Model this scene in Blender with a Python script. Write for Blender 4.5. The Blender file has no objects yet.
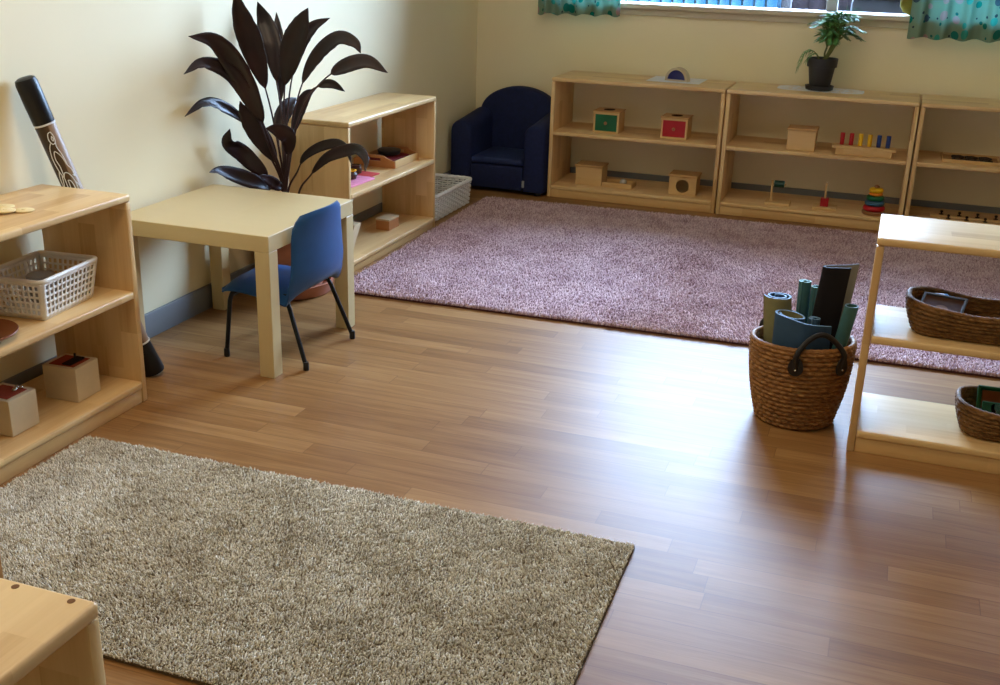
import bpy, bmesh, math, random
import numpy as np
from mathutils import Vector, Matrix, Quaternion
random.seed(7)
S = bpy.context.scene
COL = S.collection
PI = math.pi

# ------------------------------------------------------------------ helpers
def link(o):
    COL.objects.link(o)
    return o

def props(o, label=None, cat=None, group=None, kind=None):
    if label: o['label'] = label
    if cat: o['category'] = cat
    if group: o['group'] = group
    if kind: o['kind'] = kind
    return o

def thing(name, label, cat, loc=(0, 0, 0), rz=0.0, group=None, quat=None):
    o = bpy.data.objects.new(name, None)
    o.empty_display_size = 0.05
    o.location = loc
    if quat is not None:
        o.rotation_mode = 'QUATERNION'
        o.rotation_quaternion = quat
    else:
        o.rotation_euler = (0, 0, rz)
    link(o)
    return props(o, label, cat, group)

def obj(name, bm, mats, parent=None, angle=35, flat=False):
    me = bpy.data.meshes.new(name)
    bmesh.ops.recalc_face_normals(bm, faces=bm.faces[:])
    bm.to_mesh(me)
    bm.free()
    if not isinstance(mats, (list, tuple)): mats = [mats]
    for m in mats: me.materials.append(m)
    if not flat:
        me.shade_smooth()
        me.set_sharp_from_angle(angle=math.radians(angle))
    o = bpy.data.objects.new(name, me)
    link(o)
    if parent is not None: o.parent = parent
    return o

def struct(name, bm, mats, **k):
    o = obj(name, bm, mats, **k)
    o['kind'] = 'structure'
    return o

def BM():
    return bmesh.new()

def box(bm, x0, x1, y0, y1, z0, z1, bev=0.0, seg=2, mi=0, rot=None, keep=None):
    """bevelled box added to bm"""
    t = bmesh.new()
    bmesh.ops.create_cube(t, size=1.0)
    for v in t.verts:
        v.co = Vector(((x0 + x1) / 2 + v.co.x * (x1 - x0), (y0 + y1) / 2 + v.co.y * (y1 - y0), (z0 + z1) / 2 + v.co.z * (z1 - z0)))
    if bev > 0:
        es = t.edges[:] if keep is None else [e for e in t.edges if keep((e.verts[0].co + e.verts[1].co) / 2)]
        bmesh.ops.bevel(t, geom=es, offset=bev, segments=seg, profile=0.5, affect='EDGES')
    if rot is not None:
        bmesh.ops.transform(t, matrix=rot, verts=t.verts[:])
    merge(bm, t, mi)

def merge(bm, t, mi=0):
    vs = {}
    for v in t.verts: vs[v] = bm.verts.new(v.co)
    for f in t.faces:
        try:
            nf = bm.faces.new([vs[v] for v in f.verts])
            nf.material_index = mi if mi is not None else f.material_index
        except ValueError:
            pass
    t.free()

def lathe(bm, prof, n=32, c=(0, 0, 0), mi=0, cap=True):
    rings = []
    for r, z in prof:
        rings.append([bm.verts.new((c[0] + r * math.cos(2 * PI * i / n), c[1] + r * math.sin(2 * PI * i / n), c[2] + z)) for i in range(n)])
    for a, b in zip(rings[:-1], rings[1:]):
        for i in range(n):
            f = bm.faces.new((a[i], a[(i + 1) % n], b[(i + 1) % n], b[i])); f.material_index = mi
    if cap:
        f = bm.faces.new(rings[0][::-1]); f.material_index = mi
        f = bm.faces.new(rings[-1]); f.material_index = mi

def smooth_path(pts, k=6):
    """Catmull-Rom through pts"""
    P = [Vector(p) for p in pts]
    P = [P[0] * 2 - P[1]] + P + [P[-1] * 2 - P[-2]]
    out = []
    for i in range(1, len(P) - 2):
        for j in range(k):
            t = j / k
            a, b, c, d = P[i - 1], P[i], P[i + 1], P[i + 2]
            out.append(0.5 * ((2 * b) + (c - a) * t + (2 * a - 5 * b + 4 * c - d) * t * t + (3 * b - a - 3 * c + d) * t ** 3))
    out.append(P[-2].copy())
    return out

def tube(bm, pts, r, n=8, mi=0, closed=False, cap=True):
    P = [Vector(p) for p in pts]
    m = len(P)
    rs = r if isinstance(r, (list, tuple)) else [r] * m
    rings = []
    ref = None
    for i, p in enumerate(P):
        if closed: t = P[(i + 1) % m] - P[i - 1]
        else: t = P[min(i + 1, m - 1)] - P[max(i - 1, 0)]
        t = t.normalized() if t.length > 1e-9 else Vector((0, 0, 1))
        if ref is None:
            ref = Vector((0, 0, 1)) if abs(t.z) < 0.9 else Vector((1, 0, 0))
        u = (ref - t * ref.dot(t)).normalized()
        w = t.cross(u)
        ref = u
        rings.append([bm.verts.new(p + (u * math.cos(2 * PI * j / n) + w * math.sin(2 * PI * j / n)) * rs[i]) for j in range(n)])
    rng = range(m) if closed else range(m - 1)
    for i in rng:
        a, b = rings[i], rings[(i + 1) % m]
        for j in range(n):
            f = bm.faces.new((a[j], a[(j + 1) % n], b[(j + 1) % n], b[j])); f.material_index = mi
    if cap and not closed:
        f = bm.faces.new(rings[0][::-1]); f.material_index = mi
        f = bm.faces.new(rings[-1]); f.material_index = mi

def prism(bm, outline, y0, y1, axis='y', mi=0, bev=0.0):
    """outline of (a, b) pairs extruded along axis"""
    t = bmesh.new()
    def P(a, b, c):
        return {'y': (a, c, b), 'x': (c, a, b), 'z': (a, b, c)}[axis]
    A = [t.verts.new(P(a, b, y0)) for a, b in outline]
    B = [t.verts.new(P(a, b, y1)) for a, b in outline]
    n = len(A)
    fa = t.faces.new(A); fb = t.faces.new(B[::-1])
    for i in range(n):
        t.faces.new((A[i], B[i], B[(i + 1) % n], A[(i + 1) % n]))
    bmesh.ops.recalc_face_normals(t, faces=t.faces[:])
    if bev > 0:
        es = set(fa.edges) | set(fb.edges)
        bmesh.ops.bevel(t, geom=list(es), offset=bev, segments=3, profile=0.5, affect='EDGES', clamp_overlap=True)
    merge(bm, t, mi)

def rrect(u, a, b, r):
    """point and outward normal on a rounded rectangle (half sizes a, b) at u in [0,1)"""
    seg = [2 * (b - r), PI * r / 2, 2 * (a - r), PI * r / 2] * 2
    L = sum(seg); s = (u % 1.0) * L
    cs = [(a - r, b - r), (-(a - r), b - r), (-(a - r), -(b - r)), (a - r, -(b - r))]
    # start on the right side going up
    dirs = [0, PI / 2, PI, 3 * PI / 2]
    for q in range(4):
        ln, arc = (2 * (b - r), PI * r / 2) if q % 2 == 0 else (2 * (a - r), PI * r / 2)
        n0 = Vector((math.cos(dirs[q]), math.sin(dirs[q]), 0)); tg = Vector((-n0.y, n0.x, 0))
        c = Vector((cs[q][0], cs[q][1], 0))
        if s <= ln:
            return c + n0 * r - tg * (ln - s), n0
        s -= ln
        if s <= arc:
            th = dirs[q] + s / r
            n1 = Vector((math.cos(th), math.sin(th), 0))
            return c + n1 * r, n1
        s -= arc
    return Vector((a, -(b - r), 0)), Vector((1, 0, 0))

def woven(bm, path, z0, z1, rows, k, amp, thick, flare=0.0, n=240, per=5, belly=0.0, wob=0.0, sag=None):
    """woven wall (outer + inner) and bottom. path(u)->(point, normal)"""
    R = rows * per
    PT = [path(i / n) for i in range(n)]
    def ring(j, side):
        t = j / R
        row = min(int(t * rows), rows - 1)
        ph = t * rows - row
        out = []
        for i, (p, nn) in enumerate(PT):
            u = i / n
            bulge = (max(0.0, math.sin(PI * ph)) ** 0.7) * (0.12 + 0.88 * abs(math.sin(PI * k * u + PI * .5 * row + .9 * ph)) ** .7) * amp
            off = flare * t + belly * math.sin(PI * t) + wob * math.sin(2 * PI * (u * 2 + 0.2)) * t
            z = z0 + (z1 - z0) * t
            if sag: z += sag(u) * t
            if side == 0: q = p + nn * (off + bulge)
            else: q = p + nn * (off - thick - bulge * 0.7)
            out.append(bm.verts.new((q.x, q.y, z)))
        return out
    O = [ring(j, 0) for j in range(R + 1)]
    I = [ring(j, 1) for j in range(R + 1)]
    for G, fl in ((O, False), (I, True)):
        for a, b in zip(G[:-1], G[1:]):
            for i in range(n):
                q = (a[i], a[(i + 1) % n], b[(i + 1) % n], b[i])
                bm.faces.new(q[::-1] if fl else q)
    for i in range(n):
        bm.faces.new((O[-1][i], O[-1][(i + 1) % n], I[-1][(i + 1) % n], I[-1][i]))
        bm.faces.new((O[0][i], I[0][i], I[0][(i + 1) % n], O[0][(i + 1) % n]))
    bm.faces.new(O[0][::-1])
    bm.faces.new([v for v in I[1]])

def rim_rope(bm, path, z, off, r, twists, n=240, m=8, sag=None):
    pts, rs = [], []
    for i in range(n):
        p, nn = path(i / n)
        q = p + nn * off
        zz = z + (sag(i / n) if sag else 0)
        pts.append((q.x, q.y, zz + 0.12 * r * math.sin(2 * PI * twists * i / n + 1)))
        rs.append(r * (0.86 + 0.22 * abs(math.sin(PI * twists * i / n))))
    tube(bm, pts, rs, n=m, closed=True)

# ------------------------------------------------------------------ materials
class NT:
    def __init__(self, name):
        self.m = bpy.data.materials.new(name); self.m.use_nodes = True
        self.t = self.m.node_tree; self.b = self.t.nodes['Principled BSDF']
    def n(self, typ, **kw):
        nd = self.t.nodes.new(typ)
        for k, v in kw.items():
            if k == 'ins':
                for kk, vv in v.items():
                    if hasattr(vv, 'is_output'): self.t.links.new(vv, nd.inputs[kk])
                    else: nd.inputs[kk].default_value = vv
            else: setattr(nd, k, v)
        return nd
    def math(self, op, a, b=None, c=None):
        nd = self.t.nodes.new('ShaderNodeMath'); nd.operation = op
        for i, v in enumerate((a, b, c)):
            if v is None: continue
            if hasattr(v, 'is_output'): self.t.links.new(v, nd.inputs[i])
            else: nd.inputs[i].default_value = v
        return nd.outputs[0]
    def set(self, **kw):
        for k, v in kw.items():
            k = k.replace('_', ' ')
            if hasattr(v, 'is_output'): self.t.links.new(v, self.b.inputs[k])
            else: self.b.inputs[k].default_value = v
    def ramp(self, fac, stops, interp='LINEAR'):
        nd = self.t.nodes.new('ShaderNodeValToRGB'); nd.color_ramp.interpolation = interp
        e = nd.color_ramp.elements
        while len(e) < len(stops): e.new(0.5)
        for el, (p, c) in zip(e, stops):
            el.position = p; el.color = (*c, 1)
        self.t.links.new(fac, nd.inputs[0])
        return nd.outputs[0]
    def mix(self, fac, a, b, mode='MIX'):
        nd = self.t.nodes.new('ShaderNodeMix'); nd.data_type = 'RGBA'; nd.blend_type = mode
        for i, v in ((0, fac), (6, a), (7, b)):
            if hasattr(v, 'is_output'): self.t.links.new(v, nd.inputs[i])
            else: nd.inputs[i].default_value = v if i == 0 else (*v, 1)
        return nd.outputs[2]
    def coord(self, which='Object'):
        return self.n('ShaderNodeTexCoord').outputs[which]
    def mapping(self, v, scale=(1, 1, 1), loc=(0, 0, 0), rot=(0, 0, 0)):
        nd = self.n('ShaderNodeMapping')
        self.t.links.new(v, nd.inputs['Vector'])
        nd.inputs['Scale'].default_value = scale; nd.inputs['Location'].default_value = loc; nd.inputs['Rotation'].default_value = rot
        return nd.outputs[0]
    def noise(self, v, scale=5, detail=3, rough=0.5, dist=0.0):
        nd = self.n('ShaderNodeTexNoise')
        self.t.links.new(v, nd.inputs['Vector'])
        nd.inputs['Scale'].default_value = scale; nd.inputs['Detail'].default_value = detail
        nd.inputs['Roughness'].default_value = rough; nd.inputs['Distortion'].default_value = dist
        return nd.outputs['Fac']
    def bump(self, h, strength=0.3, dist=0.01):
        nd = self.n('ShaderNodeBump'); self.t.links.new(h, nd.inputs['Height'])
        nd.inputs['Strength'].default_value = strength; nd.inputs['Distance'].default_value = dist
        self.t.links.new(nd.outputs[0], self.b.inputs['Normal'])

def srgb(r, g, b):
    f = lambda c: (c / 255 / 12.92) if c / 255 <= 0.04045 else ((c / 255 + 0.055) / 1.055) ** 2.4
    return (f(r), f(g), f(b))

def plain(name, col, rough=0.6, spec=0.4, var=0.06, nscale=20, bump=0.0, bscale=200, metal=0.0):
    N = NT(name); c = N.coord()
    f = N.noise(c, nscale, 3)
    lo = tuple(x * (1 - var) for x in col); hi = tuple(min(1, x * (1 + var)) for x in col)
    N.set(Base_Color=N.ramp(f, [(0.3, lo), (0.7, hi)]), Roughness=rough, Metallic=metal)
    N.b.inputs['Specular IOR Level'].default_value = spec
    if bump: N.bump(N.noise(c, bscale, 2), bump, 0.002)
    return N.m

def wood(name, base, dark, axis='x', lam=0.055, rough=0.33, contrast=0.7, spec=0.28):
    """laminated light wood: strips of slightly different tone, fine grain along axis"""
    N = NT(name); c = N.coord()
    sep = N.n('ShaderNodeSeparateXYZ'); N.t.links.new(c, sep.inputs[0])
    ax = 'xyz'.index(axis)
    o1, o2 = [i for i in range(3) if i != ax]
    rnd = N.n('ShaderNodeObjectInfo').outputs['Random']
    L, A, B = sep.outputs[ax], sep.outputs[o1], sep.outputs[o2]
    cross = N.math('ADD', A, B)
    row = N.math('FLOOR', N.math('DIVIDE', N.math('ADD', cross, N.math('MULTIPLY', rnd, 3.0)), lam))
    wn = N.n('ShaderNodeTexWhiteNoise', noise_dimensions='1D'); N.t.links.new(row, wn.inputs['W'])
    seg = N.math('FLOOR', N.math('DIVIDE', N.math('ADD', L, N.math('MULTIPLY', wn.outputs['Value'], 2.0)), 0.36))
    wn2 = N.n('ShaderNodeTexWhiteNoise', noise_dimensions='2D')
    cmb = N.n('ShaderNodeCombineXYZ'); N.t.links.new(row, cmb.inputs[0]); N.t.links.new(seg, cmb.inputs[1])
    N.t.links.new(cmb.outputs[0], wn2.inputs['Vector'])
    sc = [26.0, 26.0, 26.0]; sc[ax] = 1.6
    gv = N.mapping(c, tuple(sc))
    off = N.n('ShaderNodeVectorMath', operation='ADD'); N.t.links.new(gv, off.inputs[0])
    sh = N.n('ShaderNodeCombineXYZ'); N.t.links.new(N.math('MULTIPLY', wn2.outputs['Value'], 40.0), sh.inputs[0]); N.t.links.new(N.math('MULTIPLY', rnd, 30.0), sh.inputs[1])
    N.t.links.new(sh.outputs[0], off.inputs[1])
    g = N.noise(off.outputs[0], 1.0, 5, 0.62, 0.6)
    sc2 = [220.0, 220.0, 220.0]; sc2[ax] = 9.0
    g2 = N.noise(N.mapping(c, tuple(sc2)), 1.0, 2, 0.5)
    f = N.math('ADD', N.math('MULTIPLY', wn2.outputs['Value'], 0.45), N.math('ADD', N.math('MULTIPLY', g, 0.75), N.math('MULTIPLY', g2, 0.18)))
    mid = tuple((a + b) / 2 for a, b in zip(base, dark))
    lo = tuple(a * (1 - contrast) + b * contrast for a, b in zip(base, dark))
    N.set(Base_Color=N.ramp(f, [(0.35, lo), (0.62, tuple(a * .6 + b * .4 for a, b in zip(base, lo))), (0.95, base)]), Roughness=rough)
    N.b.inputs['Specular IOR Level'].default_value = spec
    N.bump(g2, 0.05, 0.001)
    return N.m

# light levels
SKY, SUN, EXPO = 66.0, 3.0, -0.05
SKYCOL = (.51, .68, 1.0, 1)
LAMPCOL = (1.0, .80, .56)
LAMPS = ((1.9, 1.2, 4), (1.05, -1.1, 22), (1.3, -2.7, 10), (3.8, .9, 3))
LEAVES = [
    ([(0.124, 0.31, 0.412), (0.118, 0.241, 0.571), (0.121, 0.162, 0.691), (0.102, 0.079, 0.841), (0.075, -0.008, 0.942), (0.03, -0.096, 0.967)], 0.081, 0.35),
    ([(0.121, 0.31, 0.406), (0.109, 0.234, 0.571), (0.107, 0.147, 0.714), (0.086, 0.056, 0.832), (0.043, -0.039, 0.875), (0.03, -0.136, 0.85)], 0.06, 0.33),
    ([(0.118, 0.31, 0.4), (0.095, 0.254, 0.533), (0.04, 0.19, 0.654), (0.012, 0.101, 0.714), (0.012, -0.008, 0.738), (0.012, -0.121, 0.71)], 0.046, 0.38),
    ([(0.124, 0.31, 0.412), (0.113, 0.284, 0.608), (0.096, 0.255, 0.764), (0.068, 0.224, 0.914), (0.053, 0.193, 1.009), (0.051, 0.16, 1.101)], 0.092, 0.4),
    ([(0.127, 0.31, 0.418), (0.119, 0.325, 0.614), (0.093, 0.343, 0.777), (0.069, 0.361, 0.904), (0.031, 0.38, 0.987), (0.012, 0.365, 1.056)], 0.077, 0.42),
    ([(0.128, 0.31, 0.412), (0.109, 0.334, 0.556), (0.095, 0.361, 0.708), (0.079, 0.39, 0.848), (0.059, 0.42, 0.943), (0.038, 0.45, 1.016)], 0.048, 0.4),
    ([(0.126, 0.31, 0.412), (0.138, 0.3, 0.608), (0.156, 0.288, 0.776), (0.198, 0.276, 0.907), (0.241, 0.263, 0.988), (0.281, 0.25, 1.052)], 0.09, 0.42),
    ([(0.129, 0.31, 0.424), (0.138, 0.319, 0.617), (0.159, 0.328, 0.783), (0.196, 0.339, 0.913), (0.242, 0.349, 0.978), (0.306, 0.36, 1.014)], 0.052, 0.45),
    ([(0.131, 0.31, 0.413), (0.163, 0.309, 0.609), (0.208, 0.307, 0.766), (0.274, 0.305, 0.878), (0.362, 0.304, 0.948), (0.428, 0.302, 0.939), (0.454, 0.3, 0.906)], 0.058, 0.38),
    ([(0.134, 0.31, 0.407), (0.189, 0.297, 0.624), (0.244, 0.283, 0.728), (0.322, 0.268, 0.808), (0.404, 0.252, 0.857), (0.506, 0.236, 0.885), (0.594, 0.22, 0.856)], 0.06, 0.58),
    ([(0.131, 0.31, 0.413), (0.165, 0.325, 0.595), (0.218, 0.343, 0.741), (0.265, 0.361, 0.777), (0.299, 0.38, 0.781), (0.338, 0.4, 0.756)], 0.035, 0.55),
    ([(0.139, 0.31, 0.384), (0.19, 0.295, 0.467), (0.234, 0.277, 0.53), (0.308, 0.259, 0.575), (0.386, 0.24, 0.596), (0.435, 0.22, 0.579), (0.461, 0.2, 0.536)], 0.038, 0.25),
    ([(0.185, 0.31, 0.383), (0.247, 0.284, 0.457), (0.328, 0.253, 0.532), (0.413, 0.221, 0.572), (0.49, 0.188, 0.591), (0.539, 0.155, 0.567), (0.553, 0.12, 0.532)], 0.046, 0.2),
    ([(0.122, 0.31, 0.383), (0.102, 0.277, 0.428), (0.076, 0.238, 0.466), (0.027, 0.198, 0.531), (0.012, 0.127, 0.585), (0.03, 0.114, 0.637)], 0.069, 0.32),
    ([(0.122, 0.31, 0.377), (0.102, 0.254, 0.403), (0.09, 0.19, 0.432), (0.045, 0.122, 0.468), (0.023, 0.052, 0.495), (0.025, -0.02, 0.506)], 0.063, 0.2),
    ([(0.124, 0.31, 0.412), (0.112, 0.278, 0.497), (0.092, 0.241, 0.569), (0.075, 0.202, 0.628), (0.066, 0.161, 0.687), (0.073, 0.12, 0.736)], 0.077, 0.2),
    ([(0.126, 0.31, 0.383), (0.123, 0.262, 0.415), (0.119, 0.208, 0.448), (0.117, 0.15, 0.473)], 0.044, 0.1),
    ([(0.126, 0.31, 0.412), (0.083, 0.351, 0.539), (0.066, 0.399, 0.622), (0.073, 0.448, 0.679), (0.08, 0.5, 0.704)], 0.065, 0.35),
    ([(0.123, 0.31, 0.4), (0.165, 0.275, 0.513), (0.192, 0.235, 0.6), (0.174, 0.193, 0.632), (0.153, 0.15, 0.644)], 0.065, 0.3),
    ([(0.129, 0.31, 0.412), (0.128, 0.34, 0.522), (0.145, 0.375, 0.632), (0.166, 0.412, 0.719), (0.185, 0.45, 0.749)], 0.046, 0.4)]

BIRCH = dict(base=srgb(227, 194, 139), dark=srgb(180, 132, 76))
WX = wood('birch_grain_x', axis='x', **BIRCH)
WY = wood('birch_grain_y', axis='y', **BIRCH)
WZ = wood('birch_grain_z', axis='z', **BIRCH)
PINE = wood('pine_kick', srgb(222, 184, 126), srgb(180, 130, 74), 'x', lam=0.09, contrast=.6)
VENEER = wood('birch_veneer', srgb(208, 187, 140), srgb(190, 167, 119), 'x', lam=0.6, rough=.45, contrast=.35)
VENEERZ = wood('birch_veneer_leg', srgb(208, 187, 140), srgb(190, 167, 119), 'z', lam=0.6, rough=.45, contrast=.35)
PLY = plain('pale_plywood', srgb(206, 184, 146), .55, .3, .08, 12)
BOXWOOD = wood('toy_box_wood', srgb(214, 178, 122), srgb(184, 142, 86), 'x', lam=.3, rough=.5)
BOXDARK = wood('toy_box_lid_wood', srgb(196, 154, 98), srgb(160, 116, 66), 'x', lam=.3, rough=.5)
TRAYWOOD = wood('tray_wood', srgb(196, 136, 86), srgb(158, 98, 56), 'x', lam=.3, rough=.45)
HOLE = plain('dark_hole', srgb(40, 26, 16), .9, .1)
PLUG = plain('plug_wood', srgb(120, 84, 50), .8, .2)
GREEN = plain('green_paint', srgb(8, 92, 52), .45, .4)
RED = plain('red_paint', srgb(170, 18, 26), .45, .4)
BLUE = plain('blue_paint', srgb(28, 54, 120), .45, .4)
YELLOW = plain('yellow_paint', srgb(228, 178, 22), .45, .4)
ORANGE = plain('orange_paint', srgb(222, 128, 30), .45, .4)
DGREEN = plain('dark_green_paint', srgb(14, 62, 50), .4, .4)
TEALB = plain('blue_grey_paint', srgb(50, 92, 120), .45, .4)
KNOB = plain('knob_wood', srgb(150, 104, 64), .5, .4)
BLACKPL = plain('black_plastic', srgb(26, 26, 28), .45, .4)
DARKMETAL = plain('black_painted_steel', srgb(14, 14, 15), .45, .3, bump=.02)
WHITEPL = plain('white_plastic', srgb(232, 226, 214), .4, .45, .02)
WICKW = plain('white_wicker', srgb(236, 236, 238), .55, .35, .06, 90)
PAPER = plain('white_paper', srgb(232, 236, 244), .8, .2, .02)
BLUEPL = plain('blue_polypropylene', srgb(32, 80, 132), .42, .35, .04, 30, bump=.04, bscale=900)
NAVY = plain('navy_fabric', srgb(26, 36, 74), .75, .25, .14, 60, bump=.15, bscale=700)
NAVY2 = plain('navy_cushion_fabric', srgb(32, 46, 88), .7, .28, .14, 60, bump=.15, bscale=700)
TERRA = plain('terracotta', srgb(172, 114, 92), .75, .3, .14, 14, bump=.1, bscale=120)
SOIL = plain('soil', srgb(52, 38, 28), .95, .1, .4, 60, bump=.5, bscale=120)
ALU = plain('window_frame_paint', srgb(176, 178, 186), .5, .3, .03)
SILL = plain('sill_paint', srgb(198, 186, 160), .5, .4, .05, 6)
SKIRT = plain('grey_skirting', srgb(120, 122, 124), .5, .35, .05, 8)
GREYTAG = plain('grey_tag', srgb(150, 156, 168), .7, .2)

def wall_mat():
    N = NT('cream_paint'); c = N.coord()
    f = N.noise(c, 1.2, 4)
    N.set(Base_Color=N.ramp(f, [(.25, srgb(235, 222, 183)), (.75, srgb(242, 231, 194))]), Roughness=.62)
    N.b.inputs['Specular IOR Level'].default_value = .3
    N.bump(N.noise(c, 160, 3), .06, .002)
    return N.m
WALL = wall_mat()
CEIL = plain('ceiling_paint', srgb(236, 234, 228), .8, .2, .02, 3)

def floor_mat():
    N = NT('oak_plank_vinyl'); c = N.coord()
    sep = N.n('ShaderNodeSeparateXYZ'); N.t.links.new(c, sep.inputs[0])
    X, Y = sep.outputs[0], sep.outputs[1]
    W, L = .0665, .66
    yy = N.math('DIVIDE', Y, W)
    row = N.math('FLOOR', yy)
    wn = N.n('ShaderNodeTexWhiteNoise', noise_dimensions='1D'); N.t.links.new(row, wn.inputs['W'])
    xx = N.math('ADD', N.math('DIVIDE', X, L), N.math('MULTIPLY', wn.outputs['Value'], 9.0))
    pl = N.math('FLOOR', xx)
    cmb = N.n('ShaderNodeCombineXYZ'); N.t.links.new(row, cmb.inputs[0]); N.t.links.new(pl, cmb.inputs[1])
    wn2 = N.n('ShaderNodeTexWhiteNoise', noise_dimensions='2D'); N.t.links.new(cmb.outputs[0], wn2.inputs['Vector'])
    tone = wn2.outputs['Value']
    off = N.n('ShaderNodeCombineXYZ'); N.t.links.new(N.math('MULTIPLY', tone, 50.0), off.inputs[0]); N.t.links.new(N.math('MULTIPLY', row, 3.7), off.inputs[1])
    ad = N.n('ShaderNodeVectorMath', operation='ADD'); N.t.links.new(N.mapping(c, (2.2, 34, 1)), ad.inputs[0]); N.t.links.new(off.outputs[0], ad.inputs[1])
    g = N.noise(ad.outputs[0], 1.0, 5, .6, .8)
    ad2 = N.n('ShaderNodeVectorMath', operation='ADD'); N.t.links.new(N.mapping(c, (9, 240, 1)), ad2.inputs[0]); N.t.links.new(off.outputs[0], ad2.inputs[1])
    g2 = N.noise(ad2.outputs[0], 1.0, 2, .5)
    f = N.math('ADD', N.math('ADD', .04, N.math('MULTIPLY', tone, .22)), N.math('ADD', N.math('MULTIPLY', g, .56), N.math('MULTIPLY', g2, .32)))
    col = N.ramp(f, [(.28, srgb(106, 71, 38)), (.55, srgb(140, 100, 58)), (.86, srgb(170, 130, 82))])
    # seams
    fy = N.math('FRACT', yy); dy = N.math('MINIMUM', fy, N.math('SUBTRACT', 1.0, fy))
    fx = N.math('FRACT', xx); dx = N.math('MINIMUM', fx, N.math('SUBTRACT', 1.0, fx))
    sy = N.math('LESS_THAN', dy, .018); sx = N.math('LESS_THAN', dx, .0016)
    seam = N.math('MAXIMUM', sy, sx)
    col = N.mix(N.math('MULTIPLY', seam, .42), col, srgb(84, 52, 30))
    N.set(Base_Color=col, Roughness=N.math('ADD', .38, N.math('MULTIPLY', g2, .08)))
    N.b.inputs['Specular IOR Level'].default_value = .18
    N.bump(N.noise(N.mapping(c, (3, 3, 3)), 1.0, 3), .05, .02)
    return N.m
FLOOR = floor_mat()

def seagrass(name, a, b, c_):
    N = NT(name); c = N.coord()
    f = N.noise(N.mapping(c, (40, 40, 120)), 1.0, 3, .6)
    N.set(Base_Color=N.ramp(f, [(.25, a), (.5, b), (.8, c_)]), Roughness=.6)
    N.b.inputs['Specular IOR Level'].default_value = .3
    N.bump(N.noise(N.mapping(c, (300, 300, 120)), 1.0, 2), .35, .003)
    return N.m
SEAG = seagrass('seagrass_weave', srgb(92, 58, 28), srgb(142, 98, 54), srgb(180, 136, 84))
SEAG2 = seagrass('dark_seagrass_weave', srgb(78, 52, 26), srgb(124, 88, 48), srgb(160, 120, 72))

def pile_mat(name, lo, mid, hi):
    N = NT(name)
    geo = N.n('ShaderNodeNewGeometry')
    c = N.coord()
    r = geo.outputs['Random Per Island']
    f = N.math('ADD', N.math('MULTIPLY', r, .55), N.math('MULTIPLY', N.noise(c, 7.0, 5, .65), .95))
    N.set(Base_Color=N.ramp(f, [(.42, lo), (.72, mid), (1.08 - .1, hi)]), Roughness=.85)
    N.b.inputs['Specular IOR Level'].default_value = .15
    try:
        N.b.inputs['Sheen Weight'].default_value = .15
    except KeyError: pass
    return N.m
PILE_BEIGE = pile_mat('beige_shag_pile', srgb(164, 155, 135), srgb(212, 204, 183), srgb(238, 233, 218))
PILE_MAUVE = pile_mat('mauve_shag_pile', srgb(150, 117, 124), srgb(194, 162, 167), srgb(220, 195, 200))
BACK_BEIGE = plain('beige_rug_backing', srgb(92, 78, 58), .9, .1)
BACK_MAUVE = plain('mauve_rug_backing', srgb(78, 50, 52), .9, .1)

def leaf_mat():
    N = NT('dark_purple_leaf'); c = N.coord('UV')
    o = N.coord()
    f = N.noise(N.mapping(o, (8, 8, 8)), 1.0, 3)
    N.set(Base_Color=N.ramp(f, [(.3, srgb(22, 9, 9)), (.55, srgb(36, 14, 13)), (.85, srgb(58, 24, 20))]), Roughness=.42)
    N.b.inputs['Specular IOR Level'].default_value = .45
    return N.m
LEAF = leaf_mat()
STEM = plain('leaf_stem', srgb(58, 34, 30), .5, .4)
def palm_mat():
    N = NT('palm_leaf'); o = N.coord()
    f = N.noise(N.mapping(o, (18, 18, 18)), 1.0, 2)
    N.set(Base_Color=N.ramp(f, [(.3, srgb(48, 104, 50)), (.55, srgb(88, 148, 76)), (.8, srgb(140, 192, 96))]), Roughness=.45)
    return N.m
PALM = palm_mat()
PALMSTEM = plain('palm_stem', srgb(104, 108, 56), .6, .3)
CHAR = plain('charcoal_pot_glaze', srgb(44, 44, 46), .5, .4, .08)

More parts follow.
